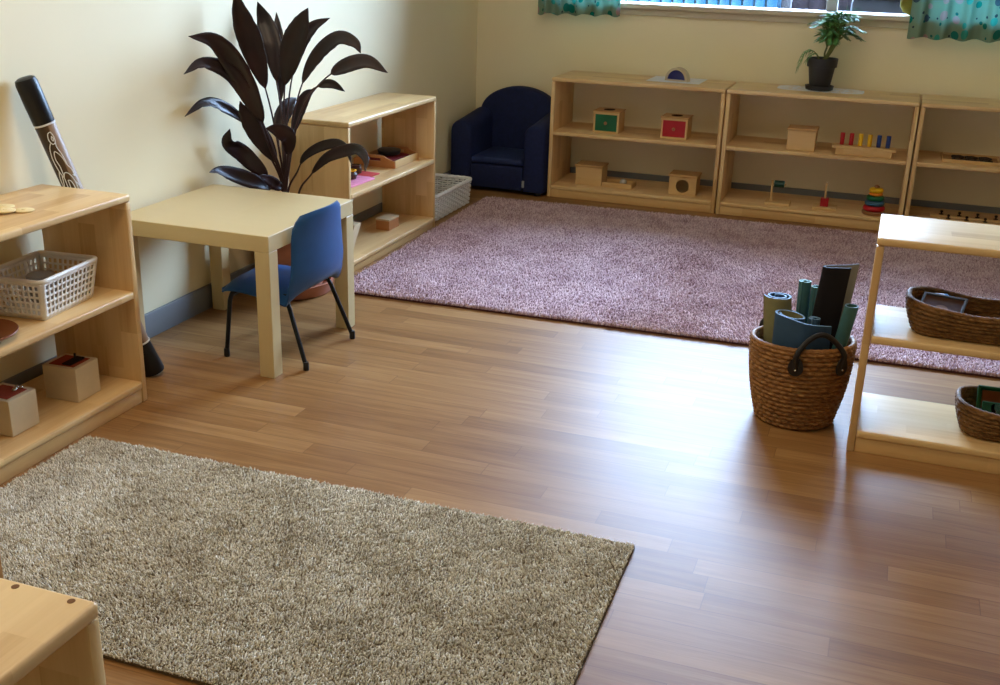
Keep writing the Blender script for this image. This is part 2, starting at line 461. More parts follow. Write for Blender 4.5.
def curtain_mat():
    N = NT('spotted_mint_curtain'); c = N.coord('UV')
    v2 = N.mapping(c, (11, 11, 11)); 
    def dots(scale, off, rmin, rvar, thr):
        vo = N.n('ShaderNodeTexVoronoi', voronoi_dimensions='2D', feature='F1')
        N.t.links.new(N.mapping(c, (scale, scale, 1), (off, off * 1.7, 0)), vo.inputs['Vector'])
        vo.inputs['Scale'].default_value = 1.0; vo.inputs['Randomness'].default_value = .7
        s = N.n('ShaderNodeSeparateColor'); N.t.links.new(vo.outputs['Color'], s.inputs[0])
        rad = N.math('ADD', rmin, N.math('MULTIPLY', s.outputs[1], rvar))
        m = N.math('LESS_THAN', vo.outputs['Distance'], rad)
        on = N.math('LESS_THAN', s.outputs[2], thr)
        return N.math('MULTIPLY', m, on), s.outputs[0]
    base = (srgb(122, 143, 120))
    m1, r1 = dots(12.5, 3.1, .15, .14, .95)
    c1 = N.ramp(r1, [(.0, srgb(24, 116, 100)), (.3, srgb(58, 146, 128)), (.5, srgb(70, 84, 90)), (.68, srgb(168, 132, 128)), (.85, srgb(34, 110, 96))], 'CONSTANT')
    m2, r2 = dots(21, 7.7, .08, .10, .45)
    c2 = N.ramp(r2, [(0, srgb(56, 66, 72)), (.5, srgb(36, 100, 92))], 'CONSTANT')
    col = N.mix(m2, base, c2)
    col = N.mix(m1, col, c1)
    N.t.nodes.remove(N.b)
    d = N.n('ShaderNodeBsdfDiffuse'); N.t.links.new(col, d.inputs[0])
    tr = N.n('ShaderNodeBsdfTranslucent'); N.t.links.new(N.mix(1.0, col, srgb(150, 240, 255), 'MULTIPLY'), tr.inputs[0])
    mx = N.n('ShaderNodeMixShader'); mx.inputs[0].default_value = .13
    N.t.links.new(d.outputs[0], mx.inputs[1]); N.t.links.new(tr.outputs[0], mx.inputs[2])
    N.t.links.new(mx.outputs[0], N.t.nodes['Material Output'].inputs['Surface'])
    return N.m
CURT = curtain_mat()

def glass_mat():
    N = NT('window_glass')
    N.t.nodes.remove(N.b)
    t = N.n('ShaderNodeBsdfTransparent'); t.inputs[0].default_value = (.93, .97, .98, 1)
    g = N.n('ShaderNodeBsdfGlossy'); g.inputs['Roughness'].default_value = .02
    fr = N.n('ShaderNodeFresnel'); fr.inputs[0].default_value = 1.35
    mx = N.n('ShaderNodeMixShader')
    N.t.links.new(fr.outputs[0], mx.inputs[0]); N.t.links.new(t.outputs[0], mx.inputs[1]); N.t.links.new(g.outputs[0], mx.inputs[2])
    N.t.links.new(mx.outputs[0], N.t.nodes['Material Output'].inputs['Surface'])
    return N.m
PANE = glass_mat()
CLEAR = glass_mat(); CLEAR.name = 'clear_glass'

# ------------------------------------------------------------------ the room
XL, XR, YF, YB, ZC = -0.03, 6.6, -6.4, 2.73, 2.7
b = BM(); box(b, XL - .15, XR + .15, YF - .15, YB + .2, -.12, 0); struct('floor', b, FLOOR)
b = BM(); box(b, XL - .15, XR + .15, YF - .15, YB + .2, ZC, ZC + .12); struct('ceiling', b, CEIL)
b = BM(); box(b, XL - .15, XL, YF - .15, YB + .2, 0, ZC); struct('wall_left', b, WALL)
b = BM(); box(b, XR, XR + .15, YF - .15, YB + .2, 0, ZC); struct('wall_right', b, WALL)
b = BM(); box(b, XL, XR, YF - .15, YF, 0, ZC); struct('wall_front', b, WALL)
WX0, WX1, WZ0, WZ1 = .42, 3.8, .99, 2.42
b = BM()
box(b, XL, XR, YB, YB + .2, 0, WZ0)
box(b, XL, XR, YB, YB + .2, WZ1, ZC)
box(b, XL, WX0, YB, YB + .2, WZ0, WZ1)
box(b, WX1, XR, YB, YB + .2, WZ0, WZ1)
struct('wall_back', b, WALL)
b = BM(); box(b, XL, XL + .014, YF, YB, 0, .088, .004); struct('baseboard_left', b, SKIRT)
b = BM(); box(b, XL + .014, XR, YB - .014, YB, 0, .092, .004); struct('baseboard_back', b, SKIRT)
# sill: a board with a moulded apron under it
b = BM()
box(b, WX0 - .05, WX1 + .05, YB - .045, YB + .12, .966, .992, .006)
box(b, WX0 - .03, WX1 + .03, YB - .018, YB - .001, .932, .966, .004)
struct('trim_1', b, SILL)
w = bpy.data.objects.new('window_1', None); link(w); w['kind'] = 'structure'
b = BM()
fy0, fy1 = YB + .085, YB + .135
box(b, WX0, WX1, fy0, fy1, WZ0 - .012, WZ0 + .0035, .001)
box(b, WX0, WX1, fy0, fy1, WZ1 - .045, WZ1, .004)
for x in (WX0, 1.83, WX1 - .05):
    box(b, x, x + .055, fy0, fy1, WZ0 + .004, WZ1 - .045, .004)
obj('window_frame', b, ALU, w)
b = BM(); box(b, WX0 + .055, 1.83, YB + .106, YB + .11, WZ0 + .004, WZ1 - .045); obj('pane', b, PANE, w)
b = BM(); box(b, 1.885, WX1 - .05, YB + .106, YB + .11, WZ0 + .004, WZ1 - .045); obj('pane', b, PANE, w)

# curtains --------------------------------------------------------------
def curtain(label, x0, x1, y, z0, z1, folds, amp, seed):
    rnd = random.Random(seed)
    n, m = 160, 14
    b = BM(); uv = b.loops.layers.uv.new('UVMap')
    ph = [rnd.uniform(0, 6.28) for _ in range(3)]
    def P(i, j, off):
        t = i / n; s = j / m
        a = amp * (.75 + .25 * (1 - s))
        dy = a * math.sin(2 * PI * folds * t + ph[0] + .5 * math.sin(2 * PI * t * 2 + ph[1])) + .25 * a * math.sin(2 * PI * folds * 2.3 * t + ph[2])
        sag = .006 * math.sin(2 * PI * folds * t + ph[1]) + .010 * (t - .5)
        return Vector((x0 + (x1 - x0) * t + .008 * math.sin(5 * t + ph[2]) * (1 - s), y + dy + off, z0 + (z1 - z0) * s + sag * (1 - s)))
    F = [[b.verts.new(P(i, j, 0)) for j in range(m + 1)] for i in range(n + 1)]
    acc = [0.0]
    for i in range(1, n + 1): acc.append(acc[-1] + (P(i, 0, 0) - P(i - 1, 0, 0)).length)
    for i in range(n):
        for j in range(m):
            f = b.faces.new((F[i][j], F[i + 1][j], F[i + 1][j + 1], F[i][j + 1]))
            for lp, (a, c) in zip(f.loops, ((i, j), (i + 1, j), (i + 1, j + 1), (i, j + 1))):
                lp[uv].uv = (acc[a] + seed, (z1 - z0) * c / m)
    o = obj('curtain', b, CURT, angle=80)
    return props(o, label, 'curtain', 'spotted window curtains')
curtain('mint spotted curtain at the left end of the window, above the first back shelf unit', .335, .80, YB - .085, .922, 2.48, 4.5, .020, 3)
curtain('mint spotted curtain at the right of the window, beyond the small potted palm', 2.245, 3.45, YB - .085, .900, 2.48, 10.2, .020, 12)

# outdoors --------------------------------------------------------------
FENCEB = plain('cyan_fence_paint', (.0001, .030, .068), .45, .3, .3, 9)
FENCEP = plain('grey_fence_post', (.02, .02, .026), .6, .3)
MULCH = plain('dark_mulch', (.0035, .0022, .0028), .9, .05, .5, 14, bump=.6, bscale=30)
NAVYPL = plain('dark_navy_plastic', (.0012, .0012, .004), .5, .2)
LIME = plain('yellow_green_fabric', (.22, .20, .03), .7, .2)
b = BM(); box(b, -6, 10, YB + .21, 12, -.3, -.18); struct('ground_outside', b, MULCH)
t = thing('slatted_fence', 'bright blue slatted fence seen through the left window pane', 'fence', (0, 4.3, -.18))
b = BM()
for i in range(44):
    x = -1.9 + i * .076
    box(b, x, x + .062, -.012, .012, 0.02, 1.42 + .02 * random.random(), .004)
obj('slat_panel', b, FENCEB, t)
b = BM()
for z in (.25, 1.1): box(b, -1.95, 1.45, .012, .05, z, z + .07, .004)
obj('rail', b, FENCEB, t)
for x in (-1.9, -.2, 1.42):
    b = BM(); box(b, x, x + .09, .05, .14, 0, 1.5, .01); obj('post', b, FENCEP, t)
# bank of bark behind the fence end
b = BM()
nx, ny = 40, 20
G = [[b.verts.new((1.30 + 1.5 * i / nx, 4.5 + 1.5 * j / ny, -.18 + 1.32 * math.sin(PI * .5 * min(1, j / 12)) + .07 * math.sin(i * 1.9 + j) * math.cos(j * 1.3) + .03 * random.random())) for j in range(ny + 1)] for i in range(nx + 1)]
for i in range(nx):
    for j in range(ny): b.faces.new((G[i][j], G[i + 1][j], G[i + 1][j + 1], G[i][j + 1]))
o = obj('bark_bank', b, MULCH); o['kind'] = 'stuff'
props(o, 'bank of dark brown bark seen between the blue fence and the window mullion', 'garden bank')
t = thing('storage_bin', 'dark navy bin outside the right window pane', 'bin', (2.42, 3.75, -.18))
b = BM(); box(b, -.5, .55, -.3, .3, 0, 1.22, .03); obj('body', b, NAVYPL, t)
b = BM(); box(b, -.53, .58, -.33, .33, 1.222, 1.30, .03); obj('lid', b, NAVYPL, t)
b = BM()
lathe(b, [(.0005, -.115), (.06, -.11), (.095, -.085), (.115, -.04), (.118, 0), (.115, .04), (.095, .085), (.06, .11), (.0005, .115)], 28, cap=False)
o = obj('cushion', b, LIME); o.location = (2.262, YB + .03, .992 + .086); o.rotation_euler = (0, PI / 2, 0); o.scale = (.74, .5, .7)
props(o, 'yellow-green rounded cushion on the sill beside the right curtain', 'cushion')

# ------------------------------------------------------------------ shelf units
def shelf_unit(label, loc, rz, W, H, D, zmid, zbot, plugs=()):
    """front faces local -y at y=0; zmid/zbot are the upper faces of the boards"""
    T, P = .021, .020
    t = thing('shelf_unit', label, 'shelf', loc, rz, 'low wooden shelf units')
    for x in (0.0, W - P):
        b = BM(); box(b, x, x + P, .002, D, 0, H - T, .004); obj('side_panel', b, WZ, t)
    b = BM()
    r = .007
    pts = []
    for cx, cy, a0 in ((W - r, r, -90), (W - r, D - r, 0), (r, D - r, 90), (r, r, 180)):
        for k in range(6):
            a = math.radians(a0 + 18 * k); pts.append((cx + r * math.cos(a), cy + r * math.sin(a)))
    prism(b, pts, H - T + .0005, H, 'z', bev=.006)
    obj('top', b, WX, t)
    for nm, z in (('shelf', zmid), ('bottom_shelf', zbot)):
        b = BM(); box(b, P + .0005, W - P - .0005, .0, D - .002, z - T, z, .007, 3, keep=lambda m: m.y < .01); obj(nm, b, WX, t)
    b = BM(); box(b, P + .0005, W - P - .0005, .006, .024, 0, zbot - T - .0005, .002); obj('kick_board', b, PINE, t)
    for x, y in plugs:
        b = BM(); lathe(b, [(.0045, H - .004), (.0045, H + .0004)], 14, (x, y, 0)); obj('screw_plug', b, PLUG, t)
    return t
HZ = .611
shelf_unit('wooden shelf unit at the left edge holding the white plastic basket', (.294, -.7936 - .92, 0), PI / 2, .92, HZ, .30, .336, .064)
shelf_unit('wooden shelf unit beside the dark-leaved plant, holding the handled tray', (.2565, .5811, 0), PI / 2, .879, HZ, .27, .326, .05)
CH, CY, CD = .627, 2.33, .37
shelf_unit('wooden shelf unit beside the navy armchair, with white paper on its top', (.537, CY, 0), 0, .897, CH, CD, .350, .064)
shelf_unit('wooden shelf unit under the window with the small potted palm on top', (1.441, CY, 0), 0, .899, CH, CD, .350, .064)
shelf_unit('wooden shelf unit under the right-hand curtain, its top empty', (2.347, CY, 0), 0, .897, CH, CD, .350, .064)
shelf_unit('wooden shelf unit at the right holding two brown woven baskets', (2.233, -.345, 0), 0, .90, .602, .30, .337, .064,
           plugs=[(.012, .05), (.012, .11), (.012, .17), (.012, .23)])
shelf_unit('wooden shelf unit corner with two screw plugs in the bottom left foreground', (1.479, -2.418 - .9, 0), PI / 2, .90, .60, .30, .337, .064,
           plugs=[(.888, .028), (.888, .104), (.888, .2)])

# ------------------------------------------------------------------ rugs
def rug(name_label, corners, h, mat, backing, spacing, tuft, seed, group=None):
    """corners: four floor points, counter-clockwise from the near left"""
    t = thing('rug', name_label, 'rug', (corners[0][0], corners[0][1], 0))
    C0 = np.array([(c[0] - corners[0][0], c[1] - corners[0][1]) for c in corners], float)
    b = BM()
    prism(b, [tuple(c) for c in C0], .001, .007, 'z'); obj('backing', b, backing, t)
    rs = np.random.RandomState(seed)
    wx = np.linalg.norm(C0[1] - C0[0]); wy = np.linalg.norm(C0[3] - C0[0])
    nu, nv = int(wx / spacing), int(wy / spacing)
    uu, vv = np.meshgrid((np.arange(nu) + .5) / nu, (np.arange(nv) + .5) / nv)
    uu = (uu + (rs.rand(*uu.shape) - .5) * 1.0 / nu).ravel(); vv = (vv + (rs.rand(*vv.shape) - .5) * 1.0 / nv).ravel()
    uu = np.clip(uu, .002, .998); vv = np.clip(vv, .002, .998)
    P = (C0[0] * ((1 - uu) * (1 - vv))[:, None] + C0[1] * (uu * (1 - vv))[:, None] + C0[2] * (uu * vv)[:, None] + C0[3] * ((1 - uu) * vv)[:, None])
    N_ = len(P)
    # nap direction changes slowly over the rug, like brushed pile
    a = np.zeros(N_)
    for k in range(6):
        f = rs.uniform(1.5, 7.0); th = rs.uniform(0, 6.28)
        a += np.sin(f * (P[:, 0] * np.cos(th) + P[:, 1] * np.sin(th)) + rs.uniform(0, 6.28)) * .7
    a += rs.randn(N_) * 1.1
    cl_ = np.zeros(N_)
    for k in range(14):
        f = rs.uniform(90, 260); th = rs.uniform(0, 6.28)
        cl_ += np.sin(f * (P[:, 0] * np.cos(th) + P[:, 1] * np.sin(th)) + rs.uniform(0, 6.28))
    cl_ /= 3.7
    lean = tuft * (.45 + .6 * rs.rand(N_))
    hh = h * np.clip(.80 + .30 * (rs.rand(N_) - .5) + .09 * cl_, .45, 1.2)
    # pile thins at the edge
    ang0 = rs.rand(N_) * 6.28
    rad = spacing * (.42 + .25 * rs.rand(N_))
    V = np.zeros((N_, 7, 3))
    for k in range(3):
        q = ang0 + 2 * np.pi * k / 3
        V[:, k, 0] = P[:, 0] + rad * .8 * np.cos(q); V[:, k, 1] = P[:, 1] + rad * .8 * np.sin(q); V[:, k, 2] = .005
        V[:, 3 + k, 0] = P[:, 0] + rad * np.cos(q) + .45 * lean * np.cos(a); V[:, 3 + k, 1] = P[:, 1] + rad * np.sin(q) + .45 * lean * np.sin(a)
        V[:, 3 + k, 2] = hh * .7
    V[:, 6, 0] = P[:, 0] + lean * np.cos(a); V[:, 6, 1] = P[:, 1] + lean * np.sin(a); V[:, 6, 2] = hh
    F = []
    base = (np.arange(N_) * 7)[:, None]
    quads = []
    for k in range(3):
        k2 = (k + 1) % 3
        quads.append(np.concatenate([base + k, base + k2, base + 3 + k2], 1)); quads.append(np.concatenate([base + k, base + 3 + k2, base + 3 + k], 1))
        quads.append(np.concatenate([base + 3 + k, base + 3 + k2, base + 6], 1))
    T = np.concatenate(quads, 0).astype(np.int32)
    me = bpy.data.meshes.new('pile')
    me.vertices.add(N_ * 7); me.vertices.foreach_set('co', V.reshape(-1))
    nf = len(T)
    me.loops.add(nf * 3); me.loops.foreach_set('vertex_index', T.reshape(-1))
    me.polygons.add(nf); me.polygons.foreach_set('loop_start', np.arange(nf, dtype=np.int32) * 3)
    me.update(calc_edges=True)
    me.materials.append(mat); me.shade_smooth()
    o = bpy.data.objects.new('pile', me); link(o); o.parent = t; o['kind'] = 'stuff'
    return t
rug('beige shag rug on the wood floor in front of the left shelf unit', [(.318, -1.85), (1.822, -1.85), (1.810, -1.074), (.312, -1.078)], .017, PILE_BEIGE, BACK_BEIGE, .0036, .006, 3)
rug('large mauve shag rug in front of the back shelf units', [(.297, .355), (3.35, .43), (3.30, 2.26), (.266, 2.115)], .025, PILE_MAUVE, BACK_MAUVE, .0062, .009, 5)

# ------------------------------------------------------------------ table
TX, TY, TS = -.006, -.507, .55
t = thing('side_table', 'square pale wood table against the left wall with the blue chair pushed in', 'table', (TX, TY, 0))
b = BM(); box(b, 0, TS, 0, TS, .40, .45, .0015, 1); obj('tabletop', b, VENEER, t)
for x in (0, TS - .05):
    for y in (0, TS - .05):
        b = BM(); box(b, x, x + .05, y, y + .05, 0, .3995, .0015, 1); obj('leg', b, VENEERZ, t)

# ------------------------------------------------------------------ blue chair, faces -x, tucked under the table
t = thing('child_chair', 'small blue plastic chair with black metal legs at the table', 'chair', (.455, -.245, 0))
prof = smooth_path([(-.150, 0, .228), (-.138, 0, .243), (-.09, 0, .249), (-.01, 0, .243), (.06, 0, .238), (.108, 0, .238), (.138, 0, .256), (.149, 0, .295), (.150, 0, .35), (.150, 0, .42), (.158, 0, .494)], 5)
def hw(s):
    # half width along the profile (0 front lip .. 1 top of the back)
    k = [(0, .138), (.05, .148), (.3, .158), (.48, .172), (.62, .178), (.75, .168), (.9, .158), (.96, .150), (.985, .140), (1, .120)]
    for (a, x), (c, y) in zip(k[:-1], k[1:]):
        if s <= c: return x + (y - x) * (s - a) / (c - a)
    return k[-1][1]
b = BM(); n = len(prof); m = 18; G = []
for i, p in enumerate(prof):
    s = i / (n - 1); up = max(0, min(1, (s - .42) / .2)); row = []
    for j in range(m + 1):
        v = -1 + 2 * j / m
        edge = abs(v) ** 3
        y = hw(s) * v + .007 * max(0, min(1, (s - .4) / .2))
        x = p.x - .011 - .036 * (v * v) * up
        z = p.z - .022 * edge * (1 - up) * min(1, s / .05) + (-.012 * edge if s > .95 else 0) - .018 * edge * max(0, 1 - abs(s - .5) / .12)
        row.append(b.verts.new((x, y, z)))
    G.append(row)
for i in range(n - 1):
    for j in range(m): b.faces.new((G[i][j], G[i + 1][j], G[i + 1][j + 1], G[i][j + 1]))
o = obj('seat_shell', b, BLUEPL, t, angle=80)
md = o.modifiers.new('thickness', 'SOLIDIFY'); md.thickness = .006; md.offset = 0
md = o.modifiers.new('round', 'BEVEL'); md.width = .002; md.segments = 2; md.limit_method = 'ANGLE'
b = BM()
for sy in (-1, 1):
    tube(b, [(-.118, .120 * sy, .226), (.062, .125 * sy, .222)], .008, 10)
tube(b, [(-.116, -.122, .224), (-.116, .122, .224)], .008, 10)
tube(b, [(.055, -.127, .221), (.055, .127, .221)], .008, 10)
obj('seat_frame', b, DARKMETAL, t)
for sy in (-1, 1):
    for pts in ([(-.112, .126 * sy, .222), (-.128, .134 * sy, .213), (-.136, .139 * sy, .19), (-.1505, .152 * sy, .012)],
                [(.048, .128 * sy, .221), (.066, .134 * sy, .212), (.078, .138 * sy, .19), (.1425, .160 * sy, .012)]):
        b = BM(); tube(b, smooth_path(pts[:3], 5) + [Vector(pts[3])], .0072, 10)
        lg = obj('leg', b, DARKMETAL, t)
        e = Vector(pts[3])
        b = BM(); lathe(b, [(.0085, .0), (.0098, .004), (.0092, .024), (.0080, .028)], 14, (e.x, e.y, 0))
        obj('foot_cap', b, BLACKPL, lg)

# ------------------------------------------------------------------ dark leafed plant
PX, PY = .137, .318
t = thing('potted_plant', 'tall plant with long dark purple leaves in a terracotta pot behind the table', 'plant', (PX, PY, 0))
b = BM(); lathe(b, [(.118, 0), (.148, .004), (.158, .04), (.160, .048), (.150, .048), (.140, .012), (.0005, .010)], 40, cap=False); obj('saucer', b, TERRA, t)
b = BM(); lathe(b, [(.0005, .0125), (.108, .0125), (.114, .016), (.142, .20), (.144, .215), (.155, .217), (.157, .26), (.152, .264), (.143, .262), (.140, .225), (.10, .22)], 40, cap=False); obj('pot', b, TERRA, t)
b = BM(); lathe(b, [(.141, .226), (.10, .235), (.05, .232), (.0005, .237)], 32, cap=False); obj('soil', b, SOIL, t)
CAMD = Vector((.42, -.86, .30)).normalized()
for li, (pts, wid, pf) in enumerate(LEAVES):
    rnd = random.Random(li + 40)
    base = Vector(pts[0])
    root = Vector((PX + (base.x - .125) * .4 - .01 + rnd.uniform(-.02, .02), PY + rnd.uniform(-.02, .02), .228))
    path = [Vector(p) for p in pts]
    full = smooth_path([root] + path, 7)
    full = [p - Vector((PX, PY, 0)) for p in full]
    n = len(full); k0 = int(7 * (1 + (len(path) - 1) * pf)); k0 = min(k0, n - 6)
    stem = full[:k0 + 2]
    b = BM(); tube(b, stem, [.0055 - .0030 * i / len(stem) for i in range(len(stem))], 8)
    lf_stem = obj('leaf_stem', b, STEM, t)
    bl = full[k0:]; m = len(bl)
    b = BM(); rows = []
    for i, p in enumerate(bl):
        s = i / (m - 1)
        tg = (bl[min(i + 1, m - 1)] - bl[max(i - 1, 0)]).normalized()
        nrm = (CAMD + Vector((rnd.uniform(-.1, .1), 0, .15 * math.sin(li)))).normalized()
        side = tg.cross(nrm).normalized(); up = side.cross(tg).normalized()
        w = wid * .66 * min(1.0, 2.15 * (s ** .72) * (1 - s) ** .95) + .0011 * (1 - s)
        if i == m - 1: w = .0006
        row = []
        for v in (-1, -.5, 0, .5, 1):
            ripple = .05 * w * math.sin(9 * s + v * 2 + li)
            q = p + side * (w * v) - up * (abs(v) * w * -.34) + up * ripple
            row.append(b.verts.new(q))
        rows.append(row)
    for A, B in zip(rows[:-1], rows[1:]):
        for j in range(4): b.faces.new((A[j], A[j + 1], B[j + 1], B[j]))
    o = obj('leaf', b, LEAF, t, angle=70)
    md = o.modifiers.new('thickness', 'SOLIDIFY'); md.thickness = .0014; md.offset = 0

# ------------------------------------------------------------------ rain stick / didgeridoo leaning on the wall
foot = Vector((.187, -.617, .0)); head = Vector((.008, -.826, .908))
ax = (head - foot); Ld = ax.length; axn = ax.normalized()
DIDB = plain('glossy_black_paint', srgb(16, 16, 20), .4, .4, .1, 30)
t = thing('didgeridoo', 'black and brown painted didgeridoo leaning on the left wall behind the shelf unit', 'didgeridoo', foot + Vector((0, 0, .0)), quat=axn.to_track_quat('Z', 'Y'))
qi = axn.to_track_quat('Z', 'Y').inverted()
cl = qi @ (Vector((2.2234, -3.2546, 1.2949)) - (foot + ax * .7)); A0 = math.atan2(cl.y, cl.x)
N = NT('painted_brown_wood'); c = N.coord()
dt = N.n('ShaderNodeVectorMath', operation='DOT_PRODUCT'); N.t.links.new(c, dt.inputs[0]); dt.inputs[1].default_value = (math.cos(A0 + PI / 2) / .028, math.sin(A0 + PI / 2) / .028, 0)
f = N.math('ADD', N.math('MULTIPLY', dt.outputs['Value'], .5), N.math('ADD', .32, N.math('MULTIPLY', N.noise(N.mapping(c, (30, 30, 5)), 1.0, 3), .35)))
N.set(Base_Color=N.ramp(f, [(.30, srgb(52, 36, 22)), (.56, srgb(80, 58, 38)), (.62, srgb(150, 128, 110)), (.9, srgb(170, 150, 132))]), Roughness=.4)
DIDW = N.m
RB = Ld - .132
r0 = .0255
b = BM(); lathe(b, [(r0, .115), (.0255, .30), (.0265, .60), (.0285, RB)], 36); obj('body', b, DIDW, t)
b = BM(); lathe(b, [(.020, .010), (.034, .010), (.0350, .016), (.033, .04), (.029, .085), (.0265, .115), (.020, .115)], 36); obj('flared_end', b, DIDB, t)
b = BM(); lathe(b, [(.029, RB + .003), (.0295, RB + .006), (.0305, Ld - .05), (.0300, Ld - .016), (.027, Ld - .005), (.019, Ld - .001)], 36); obj('mouth_end', b, DIDB, t)
for z, r in ((.1155, .0268), (RB, .0288)):
    b = BM(); lathe(b, [(r - .002, z - .003), (r + .0012, z - .002), (r + .0012, z + .002), (r - .002, z + .003)], 36); obj('white_ring', b, PAPER, t)
# white looping line figure on the body
def on_body(ang, z): return (.0287 * math.cos(ang), .0287 * math.sin(ang), z)
b = BM()
TOPZ = RB - .02
fig = [
    [(.15, 0), (-.1, -.004), (-.22, -.02), (-.05, -.034), (.2, -.03), (.26, -.014), (.15, 0)],
    [(.1, -.012), (.16, -.02), (.08, -.026), (.02, -.02), (.1, -.012)],
    [(-.2, -.03), (-.45, -.045), (-.6, -.075), (-.5, -.11), (-.3, -.13), (-.25, -.10), (-.35, -.075), (-.2, -.055), (.0, -.06), (.2, -.075), (.35, -.10), (.3, -.07), (.15, -.045), (.2, -.03)],
    [(-.3, -.13), (-.1, -.118), (.2, -.125), (.42, -.15), (.35, -.19), (.1, -.215), (-.15, -.20), (-.32, -.165), (-.3, -.13)],
    [(-.1, -.14), (.1, -.145), (.2, -.165), (.05, -.185), (-.12, -.17), (-.1, -.14)],
    [(.42, -.15), (.62, -.165), (.7, -.20), (.6, -.225), (.52, -.20), (.4, -.185)],
    [(.1, -.215), (.3, -.225), (.42, -.25), (.36, -.285), (.2, -.29), (.12, -.26), (.02, -.24), (-.15, -.20)],
    [(.2, -.245), (.3, -.255), (.3, -.27), (.22, -.27), (.2, -.245)],
    [(-.5, -.11), (-.7, -.13), (-.72, -.16), (-.58, -.15), (-.42, -.125)],
    [(.35, -.10), (.55, -.115), (.6, -.135), (.45, -.13)],
]
for ln in fig:
    tube(b, smooth_path([on_body(A0 + a * 1.15, TOPZ + z) for a, z in ln], 5), .0013, 6)
obj('painted_figure', b, PAPER, t)
# ------------------------------------------------------------------ navy armchair
t = thing('child_armchair', 'small navy blue armchair with arched back in the room corner', 'armchair', (-.006, 2.283, 0))
AW, AD = .534, .425
def armprofile(z0, z1, x0, x1, seg=14):
    r = (x1 - x0) / 2; cx = (x0 + x1) / 2
    return [(x0, z0), (x1, z0)] + [(cx + r * math.cos(PI * k / seg), z1 - r + r * math.sin(PI * k / seg)) for k in range(seg + 1)]
def arm(x0, x1, name):
    b = BM(); seg = 16; r = (x1 - x0) / 2; cx = (x0 + x1) / 2
    rings = []
    for y, inset, lift in ((0, .012, 0), (.006, .004, 0), (.018, 0, 0), (.14, 0, .010), (AD - .08, 0, .030)):
        zt = .374 + lift
        ring = [b.verts.new((x0 + inset, y, .022)), b.verts.new((x1 - inset, y, .022))]
        rr = r - inset
        for k in range(seg + 1):
            a = PI * k / seg; ring.append(b.verts.new((cx + rr * math.cos(a), y, zt - r - inset * .5 + rr * math.sin(a) * 1.0)))
        rings.append(ring)
    for A, B in zip(rings[:-1], rings[1:]):
        for i in range(len(A)): b.faces.new((A[i], A[(i + 1) % len(A)], B[(i + 1) % len(A)], B[i]))
    b.faces.new(rings[0][::-1]); b.faces.new(rings[-1])
    return obj(name, b, NAVY, t, angle=50)
AWD = .118
arm(0, AWD, 'armrest'); arm(AW - AWD, AW, 'armrest')
b = BM(); box(b, AWD + .0005, AW - AWD - .0005, .004, AD - .085, .022, .150, .012, 3); obj('base', b, NAVY, t)
b = BM(); box(b, AWD + .002, AW - AWD - .002, .002, AD - .085, .152, .190, .016, 4); obj('seat_cushion', b, NAVY2, t)
b = BM()
ol = [(0.012, .022), (AW - .012, .022), (AW - .012, .34)]
cx = AW / 2
for k in range(25):
    a = PI * k / 24
    ol.append((cx + .228 * math.cos(a) * (1 + .0 * math.sin(a)), .375 + .150 * math.sin(a)))
ol.append((.012, .34))
prism(b, ol, AD - .082, AD + .005, 'y', bev=.018); obj('backrest', b, NAVY, t, angle=50)
b = BM(); box(b, AW - .118, AW - .105, -.003, -.0005, .045, .082, .0008, 1); obj('fabric_tag', b, GREYTAG, t)
for x in (.04, AW - .04):
    for y in (.04, AD - .04):
        b = BM(); lathe(b, [(.018, 0), (.020, .021)], 14, (x, y, 0)); obj('foot', b, BLACKPL, t)

# ------------------------------------------------------------------ white wicker basket on the floor
t = thing('wicker_basket', 'white wicker basket on the floor beside the navy armchair', 'basket', (.113, 1.765, 0))
A_, B_ = .107, .235
pth = lambda u: rrect(u, A_, B_, .022)
b = BM(); ks = 46
box(b, -A_ + .004, A_ - .004, -B_ + .004, B_ - .004, .001, .006, .001, 1)
for row in range(10):
    z = .009 + row * .0112; off = .010 * z / .12
    pts = []
    for i in range(ks * 4):
        u = i / (ks * 4); p, nn = pth(u)
        q = p + nn * (off + .0042 * math.sin(PI * ks * u + PI * row)); pts.append((q.x, q.y, z))
    tube(b, pts, .0044, 6, closed=True)
for i in range(ks):
    p, nn = pth((i + .5) / ks); q = p + nn * .010
    tube(b, [(p.x, p.y, .004), (q.x, q.y, .126)], .0026, 6)
obj('body', b, WICKW, t)
b = BM(); rim_rope(b, pth, .126, .009, .0105, 40); obj('rim', b, WICKW, t)

# ------------------------------------------------------------------ things on the left shelf unit
ZA, ZA0 = .336, .064     # board faces
